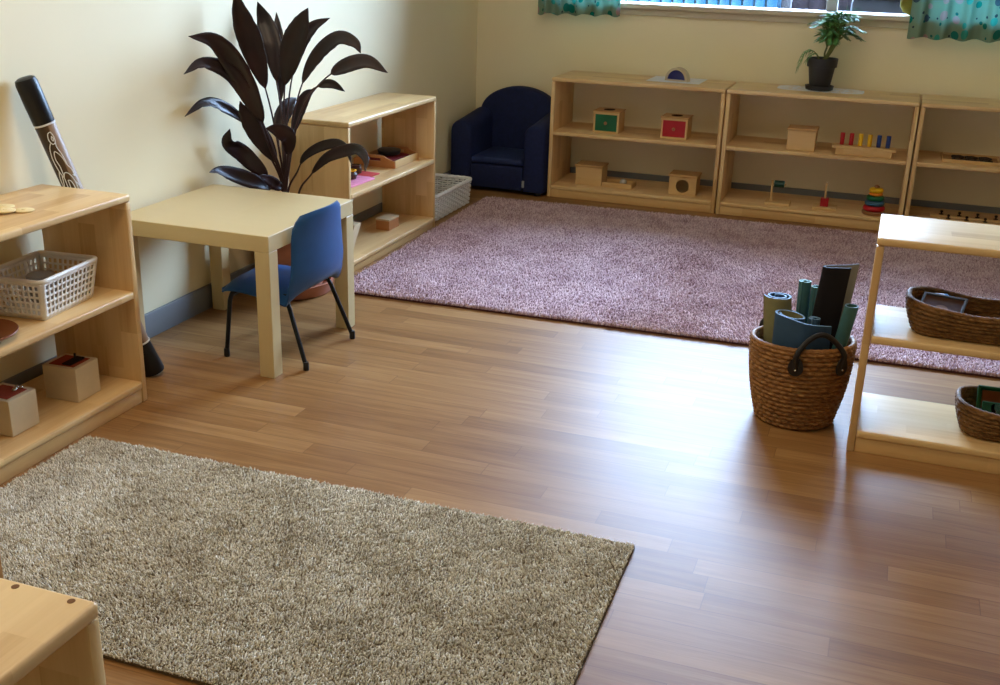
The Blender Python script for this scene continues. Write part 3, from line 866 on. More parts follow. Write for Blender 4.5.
# white plastic basket with square holes
t = thing('plastic_basket', 'white plastic basket with square holes on the left shelf unit', 'basket', (.156, -1.012, ZA + .0005), .10)
def lattice(p00, p10, p01, p11, nu, nv, solid=.45, mu=.05, mv=(.10, .06)):
    """flat wall with rectangular holes between four corners; returns bmesh"""
    b = BM()
    us = [0]; hole_u = []
    wtot = 1 - 2 * mu; cell = wtot / nu; bar = cell * .66
    us = [0.0]
    for i in range(nu):
        us += [mu + i * cell + (cell - bar) / 2, mu + i * cell + (cell + bar) / 2]
    us.append(1.0)
    vs = [0.0]; h = 1 - mv[0] - mv[1]; cv = h / nv; bv = cv * .68
    for i in range(nv):
        vs += [mv[0] + i * cv + (cv - bv) / 2, mv[0] + i * cv + (cv + bv) / 2]
    vs.append(1.0)
    p00, p10, p01, p11 = map(Vector, (p00, p10, p01, p11))
    G = [[b.verts.new(p00 * (1 - u) * (1 - v) + p10 * u * (1 - v) + p01 * (1 - u) * v + p11 * u * v) for v in vs] for u in us]
    for i in range(len(us) - 1):
        for j in range(len(vs) - 1):
            if i % 2 == 1 and j % 2 == 1: continue
            b.faces.new((G[i][j], G[i + 1][j], G[i + 1][j + 1], G[i][j + 1]))
    return b
bx, by, tx, ty, hb = .076, .106, .090, .123, .108
cb = [(-bx, -by), (bx, -by), (bx, by), (-bx, by)]; ct = [(-tx, -ty), (tx, -ty), (tx, ty), (-tx, ty)]
for i in range(4):
    j = (i + 1) % 4
    b = lattice((*cb[i], .003), (*cb[j], .003), (*ct[i], hb - .004), (*ct[j], hb - .004), 12 if i % 2 == 1 else 10, 5)
    o = obj('side', b, WHITEPL, t, angle=20)
    md = o.modifiers.new('thickness', 'SOLIDIFY'); md.thickness = .0028; md.offset = 0
b = BM(); box(b, -bx, bx, -by, by, 0, .003, .001, 1); obj('bottom', b, WHITEPL, t)
b = BM()
rp = []
for k in range(80):
    p, nn = rrect(k / 80, tx + .001, ty + .001, .014); rp.append(p)
tube(b, [(p.x, p.y, hb) for p in rp], .0062, 10, closed=True); obj('rim', b, WHITEPL, t)
t = thing('jar', 'grey lidded jar inside the white plastic basket', 'jar', (.132, -.985, ZA + .0055))
GREYPL = plain('grey_translucent_plastic', srgb(150, 148, 142), .4, .4)
b = BM(); lathe(b, [(.030, 0), (.034, .006), (.036, .048), (.034, .056)], 28); obj('body', b, GREYPL, t)
b = BM(); lathe(b, [(.038, .0565), (.0395, .059), (.0395, .069), (.036, .073), (.030, .0735)], 28); obj('lid', b, GREYPL, t)
# two plywood boxes with red tops
RUST = plain('rust_red_felt', srgb(150, 62, 38), .85, .2, .1, 30)
def cube_box(label, loc, rz, sx, sy, h, extra):
    t = thing('toy_box', label, 'box', loc, rz, 'plywood boxes with red tops')
    b = BM(); box(b, -sx / 2, sx / 2, -sy / 2, sy / 2, 0, h, .0015, 1)
    obj('body', b, PLY, t)
    b = BM(); box(b, -sx * .38, sx * .36, -sy * .38, sy * .36, h - .0005, h + .0012, .0005, 1); obj('top_inset', b, RUST, t)
    extra(t, h, sx, sy)
    return t
def pegs_extra(t, h, sx, sy):
    b = BM(); box(b, -.002, .028, -.034, .03, h + .0013, h + .006, .002, 1); obj('dark_bar', b, HOLE, t)
    b = BM(); lathe(b, [(.0035, h + .006), (.003, h + .016), (.0035, h + .02)], 10, (.008, .012, 0)); obj('peg', b, HOLE, t)
def coins_extra(t, h, sx, sy):
    for x, y in ((.012, .024), (.02, .034), (.005, .036), (.016, .014)):
        b = BM(); lathe(b, [(.0055, h + .0013), (.006, h + .0035), (.004, h + .006)], 12, (x, y, 0)); obj('metal_stud', b, STEEL, t)
STEEL = plain('steel', srgb(190, 186, 176), .25, .5, metal=.9)
cube_box('plywood box with a dark bar in its red top, on the left shelf unit', (.175, -.962, ZA0 + .0005), .04, .108, .098, .098, pegs_extra)
cube_box('plywood box with metal studs on its red top, nearest the left edge of the photo', (.172, -1.203, ZA0 + .0005), 0.0, .108, .098, .098, coins_extra)
# brown plate
PLATE = wood('red_brown_wood', srgb(128, 72, 38), srgb(84, 42, 20), 'x', lam=.5, rough=.35)
b = BM(); lathe(b, [(.0005, .002), (.05, .002), (.06, .0), (.07, .003), (.094, .016), (.098, .020), (.096, .022), (.09, .019), (.066, .008), (.0005, .007)], 48, cap=False)
o = obj('wooden_plate', b, PLATE); o.location = (.188, -1.285, ZA + .0005)
props(o, 'red-brown wooden plate on the middle board of the left shelf unit', 'plate')
# pale wooden discs on the top
DISC = plain('pale_wood_disc', srgb(232, 212, 160), .55, .3, .05, 40)
for x, y, lift, lab, rx in ((.183, -1.072, 0, 'pale wooden disc lying rightmost of the few on the left shelf unit', 0),
                       (.158, -1.108, .0045, 'pale wooden disc in the front middle of the few on the left shelf unit', .0),
                       (.112, -1.062, 0, 'pale wooden disc lying farthest back of the few on the left shelf unit', 0),
                       (.128, -1.125, 0, 'pale wooden disc lying leftmost of the few on the left shelf unit', 0)):
    b = BM(); lathe(b, [(.0225, 0), (.0245, .001), (.0245, .0032), (.0225, .0042)], 28)
    lathe(b, [(.006, .0042), (.005, .0052)], 14)
    o = obj('wooden_disc', b, DISC); o.location = (x, y, HZ + .0003 + lift)
    props(o, lab, 'disc', 'pale wooden discs')

# ------------------------------------------------------------------ things on the second shelf unit (beside the plant)
ZB, ZB0 = .326, .05
t = thing('serving_tray', 'wooden tray with handle slots on the shelf unit beside the plant', 'tray', (.090, 1.276, ZB + .0005), -.02)
tw, tl = .102, .125
b = BM(); box(b, -tw + .008, tw - .008, -tl + .008, tl - .008, 0, .006, .001, 1); obj('tray_bottom', b, TRAYWOOD, t)
def endpanel(y0, y1):
    b = BM()
    ol = [(-tw, 0), (tw, 0), (tw, .030), (.045, .052), (-.045, .052), (-tw, .030)]
    # slot cut: outline with bridge is avoided by building the panel from four blocks round the slot
    z0, z1, hx = .027, .040, .032
    prism(b, [(-tw, 0), (tw, 0), (tw, z0), (-tw, z0)], y0, y1)
    prism(b, [(-tw, z0), (-hx, z0), (-hx, z1), (-.066, z1), (-tw, .0301)], y0, y1)
    prism(b, [(hx, z0), (tw, z0), (tw, .0301), (.066, z1), (hx, z1)], y0, y1)
    prism(b, [(-.066, z1), (.066, z1), (.045, .052), (-.045, .052)], y0, y1)
    obj('end_panel', b, TRAYWOOD, t, flat=True)
endpanel(-tl, -tl + .008); endpanel(tl - .008, tl)
for x in (-tw, tw - .008):
    b = BM(); box(b, x, x + .008, -tl + .0085, tl - .0085, 0, .032, .001, 1); obj('side_rail', b, WY, t)
REDF = plain('dark_red_cloth', srgb(110, 18, 24), .8, .2)
GREYD = plain('dark_grey_stone', srgb(62, 62, 66), .5, .4, .2, 60)
b = BM(); box(b, -.065, .068, -.095, .10, .0, .020, .006, 2); o = obj('folded_cloth', b, REDF); o.location = (.088, 1.282, ZB + .0072); o.rotation_euler = (0, 0, -.03)
props(o, 'dark red folded cloth in the handled wooden tray', 'cloth')
t = thing('grey_dish', 'dark grey lidded dish on the red cloth in the wooden tray', 'dish', (.085, 1.315, ZB + .0278))
b = BM(); lathe(b, [(.030, 0), (.048, .004), (.052, .016), (.050, .018)], 28); obj('dish', b, GREYD, t)
b = BM(); lathe(b, [(.053, .0182), (.054, .022), (.046, .027), (.0005, .029)], 28, cap=False); obj('lid', b, GREYD, t)
# mats and two little pots
PINK = plain('pink_mat', srgb(224, 142, 172), .75, .2); REDM = plain('coral_mat', srgb(206, 76, 72), .75, .2)
b = BM(); box(b, -.065, .065, -.135, .135, 0, .008, .002, 2)
for k in range(9): box(b, -.064, .064, -.13 + k * .0325, -.128 + k * .0325 + .004, .0078, .0086, 0)
o = obj('place_mat', b, PINK); o.location = (.138, .775, ZB + .0005); o.rotation_euler = (0, 0, -.04)
props(o, 'pink mat on the shelf unit beside the plant', 'mat')
b = BM(); box(b, -.06, .06, -.045, .045, 0, .006, .002, 2); o = obj('coral_mat', b, REDM); o.location = (.118, .972, ZB + .0005); o.rotation_euler = (0, 0, -.12)
props(o, 'coral red mat beyond the pink one on the shelf unit beside the plant', 'mat')
POTB = plain('dark_brown_glaze', srgb(70, 44, 24), .35, .5, .2, 40)
for (x, y, z, s, lab, m) in ((.132, .832, ZB + .0098, 1.3, 'small brown pot with yellow rim on the pink mat', YELLOW), (.098, .952, ZB + .0072, 1.15, 'smaller dark pot behind the yellow rimmed one', POTB)):
    t = thing('small_pot', lab, 'pot', (x, y, z), 0, 'small brown pots')
    b = BM(); lathe(b, [(.014 * s, 0), (.021 * s, .004), (.023 * s, .020), (.019 * s, .030), (.020 * s, .033)], 20); obj('body', b, POTB, t)
    b = BM(); lathe(b, [(.0205 * s, .0332), (.0212 * s, .037), (.016 * s, .0385), (.015 * s, .0332)], 20); obj('rim', b, m, t)
# small wood box below and a white-sided one near the end panel
t = thing('wooden_block_box', 'small pale wooden box on the bottom board of the shelf unit beside the plant', 'box', (.143, 1.168, ZB0 + .0005), -.02)
b = BM(); box(b, -.033, .033, -.05, .05, 0, .042, .001, 1); obj('body', b, TRAYWOOD, t)
b = BM(); box(b, -.034, .034, -.051, .051, .0425, .050, .001, 1); obj('lid', b, PLY, t)
b = BM(); prism(b, [(-.095, 0), (-.035, 0), (.055, .115), (-.005, .115)], -.08, .055, 'x', bev=.001); o = obj('wedge_block', b, PLY); o.location = (.146, .735, ZB0 + .0005)
props(o, 'pale slanted wooden block on the bottom board beside the table leg', 'block')

# ------------------------------------------------------------------ things on the back shelf units
ZC1, ZC0, ZT = .350, .064, CH
def drawer_box(label, x, y, w, h, d, frontmat):
    t = thing('toy_box', label, 'box', (x, y, ZC1 + .0005), 0, 'wooden boxes with painted fronts')
    b = BM(); box(b, 0, w, .006, d, 0, h - .008, .0015, 1); obj('body', b, BOXWOOD, t)
    b = BM()
    f = .010
    box(b, 0, w, -.001, .0055, 0, f, .001, 1); box(b, 0, w, -.001, .0055, h - .018, h - .0085, .001, 1)
    box(b, 0, f, -.001, .0055, f + .0002, h - .0182, .001, 1); box(b, w - f, w, -.001, .0055, f + .0002, h - .0182, .001, 1)
    obj('front_frame', b, BOXWOOD, t)
    b = BM(); box(b, f + .0005, w - f - .0005, .0005, .0055, f + .0005, h - .0185, .001, 1); dr = obj('front_panel', b, frontmat, t)
    b = BM()
    lathe(b, [(.004, 0), (.008, .006), (.009, .010), (.006, .014), (.0005, .015)], 18, cap=False)
    bmesh.ops.rotate(b, cent=(0, 0, 0), matrix=Matrix.Rotation(PI / 2, 3, 'X'), verts=b.verts[:])
    bmesh.ops.translate(b, vec=(w / 2, 0, h * .46), verts=b.verts[:])
    obj('knob', b, KNOB, dr)
    b = BM(); box(b, -.004, w + .004, -.004, d + .003, h - .0078, h, .002, 1); obj('lid', b, BOXDARK, t)
    b = BM(); lathe(b, [(.030, h + .0001), (.030, h + .0012)], 24, (w / 2, d / 2, 0)); obj('slot', b, HOLE, t)
drawer_box('wooden box with a green front panel on the shelf unit beside the armchair', .752, 2.405, .137, .114, .13, GREEN)
drawer_box('wooden box with a red front panel on the shelf unit beside the armchair', 1.113, 2.395, .137, .112, .13, RED)
def lid_box(label, x, y, z, w, h, d, group=None):
    t = thing('lidded_box', label, 'box', (x, y, z + .0005), 0, group)
    b = BM(); box(b, 0, w, 0, d, 0, h - .012, .0015, 1); obj('body', b, BOXWOOD, t)
    b = BM(); box(b, -.005, w + .005, -.006, d + .004, h - .0118, h, .002, 1); obj('lid', b, BOXDARK, t)
    return t
t = lid_box('plain wooden box with a ball tray beside it, bottom left of the back shelves', .668, 2.415, ZC0, .145, .108, .12)
b = BM()
box(b, .1505, .31, -.004, .008, 0, .026, .001, 1); box(b, .1505, .31, .10, .112, 0, .026, .001, 1)
box(b, .298, .31, .0085, .0995, 0, .026, .001, 1); box(b, .1505, .2975, .0085, .0995, 0, .008, .001, 1)
obj('tray', b, BOXWOOD, t)
BALL = plain('grey_white_ball', srgb(190, 188, 182), .6, .3, .2, 60)
b = BM(); bmesh.ops.create_uvsphere(b, u_segments=24, v_segments=14, radius=.0185)
o = obj('ball', b, BALL); o.location = (.922, 2.455, ZC0 + .0005 + .008 + .0187)
props(o, 'pale ball resting in the tray beside the plain wooden box', 'ball')
# box with round hole
t = thing('round_hole_box', 'wooden box with a round hole in its front on the back shelves', 'box', (1.178, 2.400, ZC0 + .0005))
w, h, d, r = .142, .106, .12, .035
b = BM()
n = 32; cx, cz = w / 2, (h - .012) / 2
ring = [(cx + r * math.cos(2 * PI * i / n), cz + r * math.sin(2 * PI * i / n)) for i in range(n)]
def sq(i):
    a = 2 * PI * i / n; c, s_ = math.cos(a), math.sin(a)
    k = min((w / 2) / abs(c) if abs(c) > 1e-6 else 9, (cz) / abs(s_) if abs(s_) > 1e-6 else 9)
    return (cx + c * k, cz + s_ * k)
for y, fl in ((0, False), (.008, True)):
    I = [b.verts.new((p[0], y, p[1])) for p in ring]; O = [b.verts.new((sq(i)[0], y, sq(i)[1])) for i in range(n)]
    for i in range(n): b.faces.new((I[i], I[(i + 1) % n], O[(i + 1) % n], O[i]))
    if not fl: I0, O0 = I, O
for i in range(n):
    b.faces.new((I0[i], I0[(i + 1) % n], I[(i + 1) % n], I[i])); b.faces.new((O0[i], O0[(i + 1) % n], O[(i + 1) % n], O[i]))
obj('front_panel', b, BOXWOOD, t)
b = BM(); box(b, 0, .008, .0085, d, 0, h - .012, .001, 1); box(b, w - .008, w, .0085, d, 0, h - .012, .001, 1); box(b, .0085, w - .0085, d - .008, d, 0, h - .012); box(b, .0085, w - .0085, .0085, d - .0085, 0, .006)
obj('body', b, BOXWOOD, t)
b = BM(); box(b, -.005, w + .005, -.006, d + .004, h - .0118, h, .002, 1); obj('lid', b, BOXDARK, t)
# white sheet and arch block on the top
b = BM(); box(b, 0, .275, 0, .24, 0, .0012, .0, 1); o = obj('paper_sheet', b, PAPER); o.location = (1.005, 2.455, ZT + .0003); o.rotation_euler = (0, 0, -.02)
props(o, 'white sheet of paper under the blue arch block on the back shelf unit', 'paper')
t = thing('arch_block', 'half-round wooden arch block with a deep blue centre on the white paper', 'block', (1.155, 2.525, ZT + .0018), -.2)
ARCHW = plain('arch_wood', srgb(206, 190, 160), .55, .3); IND = plain('indigo_window', srgb(16, 26, 104), .2, .5)
n = 28; ro, ri = .060, .048
ol = [(ro * math.cos(PI * i / n), .008 + ro * math.sin(PI * i / n)) for i in range(n + 1)] + [(ri * math.cos(PI * i / n), .008 + ri * math.sin(PI * i / n)) for i in range(n, -1, -1)]
b = BM()
for i in range(n):
    q = [ol[i], ol[i + 1], ol[2 * n - i], ol[2 * n + 1 - i]]
    A = [b.verts.new((x, -.022, z)) for x, z in q]; B = [b.verts.new((x, .022, z)) for x, z in q]
    b.faces.new(A); b.faces.new(B[::-1])
    b.faces.new((A[0], B[0], B[1], A[1])); b.faces.new((A[2], B[2], B[3], A[3]))
bmesh.ops.remove_doubles(b, verts=b.verts[:], dist=1e-5)
box(b, -.062, .062, -.022, .022, 0, .0078, .001, 1)
obj('arch_frame', b, ARCHW, t)
b = BM(); prism(b, [(ri * .995 * math.cos(PI * i / n), .0085 + ri * .985 * math.sin(PI * i / n)) for i in range(n + 1)], -.016, .016, 'y'); obj('blue_centre', b, IND, t)

# second back unit
lid_box('plain wooden lidded box on the middle board under the potted palm', 1.752, 2.370, ZC1, .135, .108, .12)
t = thing('peg_board', 'wooden peg stand with two red, two yellow and two blue pegs', 'toy', (1.968, 2.365, ZC1 + .0005), -.02)
b = BM(); box(b, .018, .280, 0, .012, 0, .030, .001, 1); box(b, .018, .280, .068, .08, 0, .030, .001, 1); obj('rail', b, BOXWOOD, t)
b = BM()
box(b, 0, .297, .0, .08, .0302, .042, .0012, 1); obj('board', b, BOXWOOD, t)
for k, m in enumerate((RED, RED, YELLOW, YELLOW, BLUE, BLUE)):
    b = BM(); lathe(b, [(.0095, .0422), (.0105, .044), (.0105, .098), (.0095, .100)], 18, (.042 + k * .0428, .045, 0)); obj('peg', b, m, t)
def dowel_base(label, x, y, sx, name='dowel_stand'):
    t = thing(name, label, 'toy', (x, y, ZC0 + .0005), 0)
    b = BM(); box(b, 0, sx, 0, .10, 0, .013, .002, 1); obj('base', b, BOXWOOD, t)
    return t
t = dowel_base('wooden stand with a dark green cylinder on a side dowel', 1.675, 2.375, .125)
b = BM(); lathe(b, [(.0055, .0132), (.0055, .118)], 14, (.026, .045, 0)); obj('post', b, BOXWOOD, t)
b = BM()
lathe(b, [(.005, 0), (.005, .062)], 12); lathe
bmesh.ops.rotate(b, cent=(0, 0, 0), matrix=Matrix.Rotation(PI / 2, 3, 'Y'), verts=b.verts[:]); bmesh.ops.translate(b, vec=(.032, .045, .102), verts=b.verts[:])
obj('side_dowel', b, BOXWOOD, t)
b = BM(); lathe(b, [(.0165, 0), (.018, .002), (.018, .048), (.0165, .050)], 24)
bmesh.ops.rotate(b, cent=(0, 0, 0), matrix=Matrix.Rotation(PI / 2, 3, 'Y'), verts=b.verts[:]); bmesh.ops.translate(b, vec=(.036, .045, .102), verts=b.verts[:])
obj('green_cylinder', b, DGREEN, t)
t = dowel_base('wooden stand with a red cube on an upright dowel', 1.910, 2.375, .118)
b = BM(); lathe(b, [(.0055, .0132), (.0055, .128), (.004, .130)], 14, (.055, .045, 0)); obj('post', b, BOXWOOD, t)
b = BM(); box(b, .055 - .0195, .055 - .0056, .0255, .0645, .0135, .054, .001, 1); box(b, .055 + .0056, .055 + .0195, .0255, .0645, .0135, .054, .001, 1)
box(b, .0494, .0606, .0255, .0394, .0135, .054, .0, 1); box(b, .0494, .0606, .0506, .0645, .0135, .054, .0, 1); obj('red_cube', b, RED, t)
# ring stacker
t = thing('ring_stacker', 'wooden ring stacker with rainbow coloured rings on the back shelves', 'toy', (2.203, 2.405, ZC0 + .0005))
b = BM(); lathe(b, [(.050, 0), (.055, .004), (.056, .014), (.053, .018)], 36); obj('base', b, KNOB, t)
z = .0185
for r, hh, m in ((.053, .026, RED), (.048, .025, TEALB), (.043, .024, GREEN), (.033, .014, ORANGE), (.034, .022, YELLOW)):
    b = BM(); k = 8
    pr = [(.008, z)] + [(r - hh * .42 + hh * .42 * math.cos(-PI / 2 + PI * i / k), z + hh / 2 + hh / 2 * math.sin(-PI / 2 + PI * i / k)) for i in range(k + 1)] + [(.008, z + hh)]
    lathe(b, pr, 32); obj('ring', b, m, t); z += hh + .0003
b = BM(); lathe(b, [(.006, z), (.013, z + .003), (.013, z + .009), (.007, z + .013), (.0005, z + .014)], 20, cap=False); obj('knob', b, KNOB, t)

# doily and small palm
t = thing('doily', 'white lace doily under the small potted palm', 'doily', (1.868, 2.585, ZT + .0004))
b = BM()
# lace sheet: ring grid with holes, scalloped edge
nr, na = 9, 96
G = []
for i in range(nr + 1):
    row = []
    for j in range(na):
        a = 2 * PI * j / na; s = i / nr
        ex, ey = .205, .105
        k = 1 / (abs(math.cos(a)) ** 4 + abs(math.sin(a)) ** 4) ** .25
        sc = 1 + (.035 * abs(math.sin(a * 14)) if i == nr else 0)
        row.append(b.verts.new((ex * k * s * sc * math.cos(a) + .0, ey * k * s * sc * math.sin(a), 0)))
    G.append(row)
for i in range(1, nr):
    for j in range(na):
        if i in (4, 6, 7) and (j // 2 + i) % 2 == 0 and i != 7: continue
        if i == 7 and j % 4 == 0: continue
        b.faces.new((G[i][j], G[i][(j + 1) % na], G[i + 1][(j + 1) % na], G[i + 1][j]))
for j in range(na):
    b.faces.new((G[0][j], G[1][j], G[1][(j + 1) % na]))
bmesh.ops.remove_doubles(b, verts=b.verts[:], dist=1e-6)
loose = [v for v in b.verts if not v.link_faces]
bmesh.ops.delete(b, geom=loose, context='VERTS')
o = obj('lace', b, PAPER, t)
md = o.modifiers.new('thickness', 'SOLIDIFY'); md.thickness = .0012; md.offset = 1
t = thing('potted_palm', 'small feathery green palm in a dark pot on the back shelf unit', 'plant', (1.862, 2.555, ZT + .0020))
b = BM(); lathe(b, [(.058, 0), (.066, .003), (.070, .022), (.064, .022), (.058, .006), (.0005, .006)], 36, cap=False); obj('saucer', b, CHAR, t)
b = BM(); lathe(b, [(.0005, .0065), (.046, .0065), (.049, .010), (.064, .112), (.072, .113), (.075, .152), (.073, .155), (.067, .154), (.062, .128), (.03, .126)], 36, cap=False); obj('pot', b, CHAR, t)
b = BM(); lathe(b, [(.0625, .134), (.03, .138), (.0005, .137)], 28, cap=False); obj('soil', b, SOIL, t)
def frond(pts, nl, ll, seed, droop=.06):
    rnd = random.Random(seed)
    P = smooth_path(pts, 6); n = len(P)
    b = BM(); tube(b, P, [.0026 - .0017 * i / n for i in range(n)], 6); st = obj('frond_stem', b, PALMSTEM, t)
    b = BM(); start = int(n * .36)
    for q in range(nl):
        s = q / (nl - 1); i = start + s * (n - 1 - start); i0 = min(int(i), n - 2); f = i - i0
        p = P[i0].lerp(P[i0 + 1], f); tg = (P[i0 + 1] - P[i0]).normalized()
        sd = tg.cross(Vector((0, 0, 1)))
        if sd.length < .15: sd = tg.cross(Vector((.6, -.8, 0)))
        sd.normalize(); up = sd.cross(tg).normalized()
        for sg in (-1, 1):
            L = ll * (.55 + .45 * math.sin(PI * (.15 + .75 * s))) * rnd.uniform(.85, 1.1)
            d = (tg * (.55 + .5 * s) + sd * sg + up * rnd.uniform(0, .3)).normalized()
            tip = p + d * L - Vector((0, 0, droop * L)); mid = p + d * L * .5 + Vector((0, 0, .04 * L))
            wv = d.cross(up).normalized() * .0042
            a = b.verts.new(p); c1 = b.verts.new(mid + wv); c2 = b.verts.new(mid - wv); e = b.verts.new(tip); c3 = b.verts.new(mid + up * .0012)
            b.faces.new((a, c1, c3)); b.faces.new((a, c3, c2)); b.faces.new((c1, e, c3)); b.faces.new((c3, e, c2))
    o = obj('frond_leaf', b, PALM, st, angle=80)
    md = o.modifiers.new('thickness', 'SOLIDIFY'); md.thickness = .0006
rnd = random.Random(5)
b = BM()
for k, (dx, dy, hgt) in enumerate(((.036, .0, .225), (.062, .012, .240), (.050, -.016, .232), (.012, .012, .205))):
    tube(b, smooth_path([(-.005 + k * .008, .006 * k - .01, .136), (dx * .45, dy * .5, .17), (dx, dy, hgt)], 5), .0045, 8)
obj('trunk', b, PALMSTEM, t)
TOPS = [(.036, 0, .225), (.062, .012, .240), (.050, -.016, .232), (.012, .012, .205)]
for k in range(44):
    bx_, by_, bz_ = TOPS[k % 4]
    a = k * 2.4 + .3
    rr = rnd.uniform(.060, .125); hz = rnd.uniform(.01, .125)
    if k % 5 == 0: rr *= .5; hz = .125
    px, py = bx_ + rr * math.cos(a) + .012, by_ + rr * .8 * math.sin(a)
    py = min(py, .10)
    frond([(bx_, by_, bz_), (bx_ + (px - bx_) * .45, by_ + (py - by_) * .45, bz_ + hz * .75 + .02), (px, py, bz_ + hz - .01)], 15, .046, k)
frond([(-.01, -.01, .136), (-.045, -.02, .185), (-.085, -.03, .175), (-.108, -.035, .115)], 9, .05, 91, droop=.5)
frond([(-.008, .0, .136), (-.03, -.01, .17), (-.055, -.02, .168), (-.07, -.025, .145)], 7, .038, 92, droop=.4)

# third back unit: tray with dark patterned things, and knobbed cylinder blocks
t = thing('wooden_tray', 'low wooden tray on the middle board of the rightmost back shelf unit', 'tray', (2.478, 2.395, ZC1 + .0005))
b = BM(); box(b, .006, .254, .006, .194, 0, .006, .001, 1); obj('tray_bottom', b, BOXDARK, t)
b = BM(); box(b, 0, .26, 0, .0055, 0, .016, .001, 1); box(b, 0, .26, .1945, .20, 0, .016, .001, 1); box(b, 0, .0055, .006, .194, 0, .016, .001, 1); box(b, .2545, .26, .006, .194, 0, .016, .001, 1); obj('tray_rim', b, BOXWOOD, t)
BRONZE = plain('dark_bronze', srgb(58, 46, 34), .5, .4, .2, 60)
kinds = ['front left', 'front middle', 'front right', 'back left', 'back middle', 'back right']
for k in range(6):
    b = BM()
    for q in range(10):
        a = 2 * PI * q / 10
    pts = [(.026 * math.cos(2 * PI * q / 24) * (1 + .12 * math.cos(2 * PI * q * 5 / 24)), .026 * math.sin(2 * PI * q / 24) * (1 + .12 * math.cos(2 * PI * q * 5 / 24)), .0045) for q in range(24)]
    tube(b, pts, .0042, 8, closed=True)
    lathe(b, [(.006, 0), (.012, .002), (.011, .008), (.006, .009)], 14)
    for q in range(3): tube(b, [(.009 * math.cos(q * 2.1), .009 * math.sin(q * 2.1), .004), (.026 * math.cos(q * 2.1), .026 * math.sin(q * 2.1), .0045)], .003, 6)
    o = obj('metal_ornament', b, BRONZE); o.location = (2.478 + .072 + (k % 3) * .062, 2.395 + .055 + (k // 3) * .075, ZC1 + .0068)
    props(o, 'dark ring-shaped ornament, %s of the six in the low wooden tray' % kinds[k], 'ornament', 'dark ornaments in the low tray')
for row, (y, x0, lab) in enumerate(((2.385, 2.50, 'wooden block with dark knobs, nearer of the two behind the right shelf unit'), (2.47, 2.47, 'wooden block with dark knobs, farther of the two behind the right shelf unit'))):
    t = thing('knobbed_block', lab, 'toy', (x0, y, ZC0 + .0005), 0, 'knobbed wooden blocks')
    b = BM(); box(b, 0, .42, 0, .06, 0, .012, .003, 2); obj('block', b, BOXWOOD, t)
    for k in range(5):
        b = BM(); lathe(b, [(.011, .0122), (.011, .015), (.004, .016), (.004, .022), (.0075, .025), (.0075, .030), (.003, .033)], 16, (.05 + k * .083, .03, 0)); obj('knob', b, HOLE, t)

# ------------------------------------------------------------------ tall woven bin with rolled mats
BX, BY = 2.073, -.157
t = thing('woven_bin', 'tall brown woven bin full of rolled mats standing on the floor', 'basket', (BX, BY, 0))
cpath = lambda r: (lambda u: (Vector((r * math.cos(2 * PI * u), r * math.sin(2 * PI * u), 0)), Vector((math.cos(2 * PI * u), math.sin(2 * PI * u), 0))))
sg_ = lambda u: .010 * math.sin(2 * PI * u + 2.6)
b = BM(); woven(b, cpath(.107), .002, .240, 18, 34, .0075, .006, flare=.036, belly=.008, n=260, sag=sg_); obj('body', b, SEAG, t)
b = BM(); rim_rope(b, cpath(.107), .243, .033, .0075, 46, sag=sg_); obj('rim', b, SEAG, t)
LEATH = plain('dark_brown_leather', srgb(24, 18, 17), .5, .4, .1, 40)
def bin_handle(a1, a2, up, out):
    R = .145
    p1 = Vector((R * math.cos(a1), R * math.sin(a1), 0)); p2 = Vector((R * math.cos(a2), R * math.sin(a2), 0))
    am = (a1 + a2) / 2; o_ = Vector((math.cos(am), math.sin(am), 0))
    n1 = p1.normalized(); n2 = p2.normalized()
    pts = [p1 + n1 * .006 + Vector((0, 0, .205)), p1 + n1 * .010 + Vector((0, 0, .245)), p1.lerp(p2, .22) + o_ * out * .7 + Vector((0, 0, .245 + up * .7)), p1.lerp(p2, .5) + o_ * out + Vector((0, 0, .245 + up)),
           p1.lerp(p2, .78) + o_ * out * .7 + Vector((0, 0, .245 + up * .7)), p2 + n2 * .010 + Vector((0, 0, .245)), p2 + n2 * .006 + Vector((0, 0, .205))]
    b = BM(); tube(b, smooth_path(pts, 7), .0078, 10); h = obj('handle', b, LEATH, t)
    for p, n_, a in ((p1, n1, a1), (p2, n2, a2)):
        b = BM()
        ol = [(.021 * math.cos(q * PI / 10), .021 * math.sin(q * PI / 10) * (1.0 if q > 10 else 1.6)) for q in range(20)]
        prism(b, ol, -.002, .002, 'y', bev=.0008)
        m = Matrix.Translation(p + n_ * .008 + Vector((0, 0, .203))) @ Matrix.Rotation(a + PI / 2, 4, 'Z')
        bmesh.ops.transform(b, matrix=m, verts=b.verts[:]); obj('leather_tab', b, LEATH, h)
        b = BM(); bmesh.ops.create_uvsphere(b, u_segments=12, v_segments=8, radius=.0035)
        bmesh.ops.transform(b, matrix=Matrix.Translation(p + n_ * .011 + Vector((0, 0, .200))), verts=b.verts[:]); obj('rivet', b, STEEL, h)
bin_handle(math.radians(-91), math.radians(-40), .055, .000)
bin_handle(math.radians(92), math.radians(144), .030, .020)

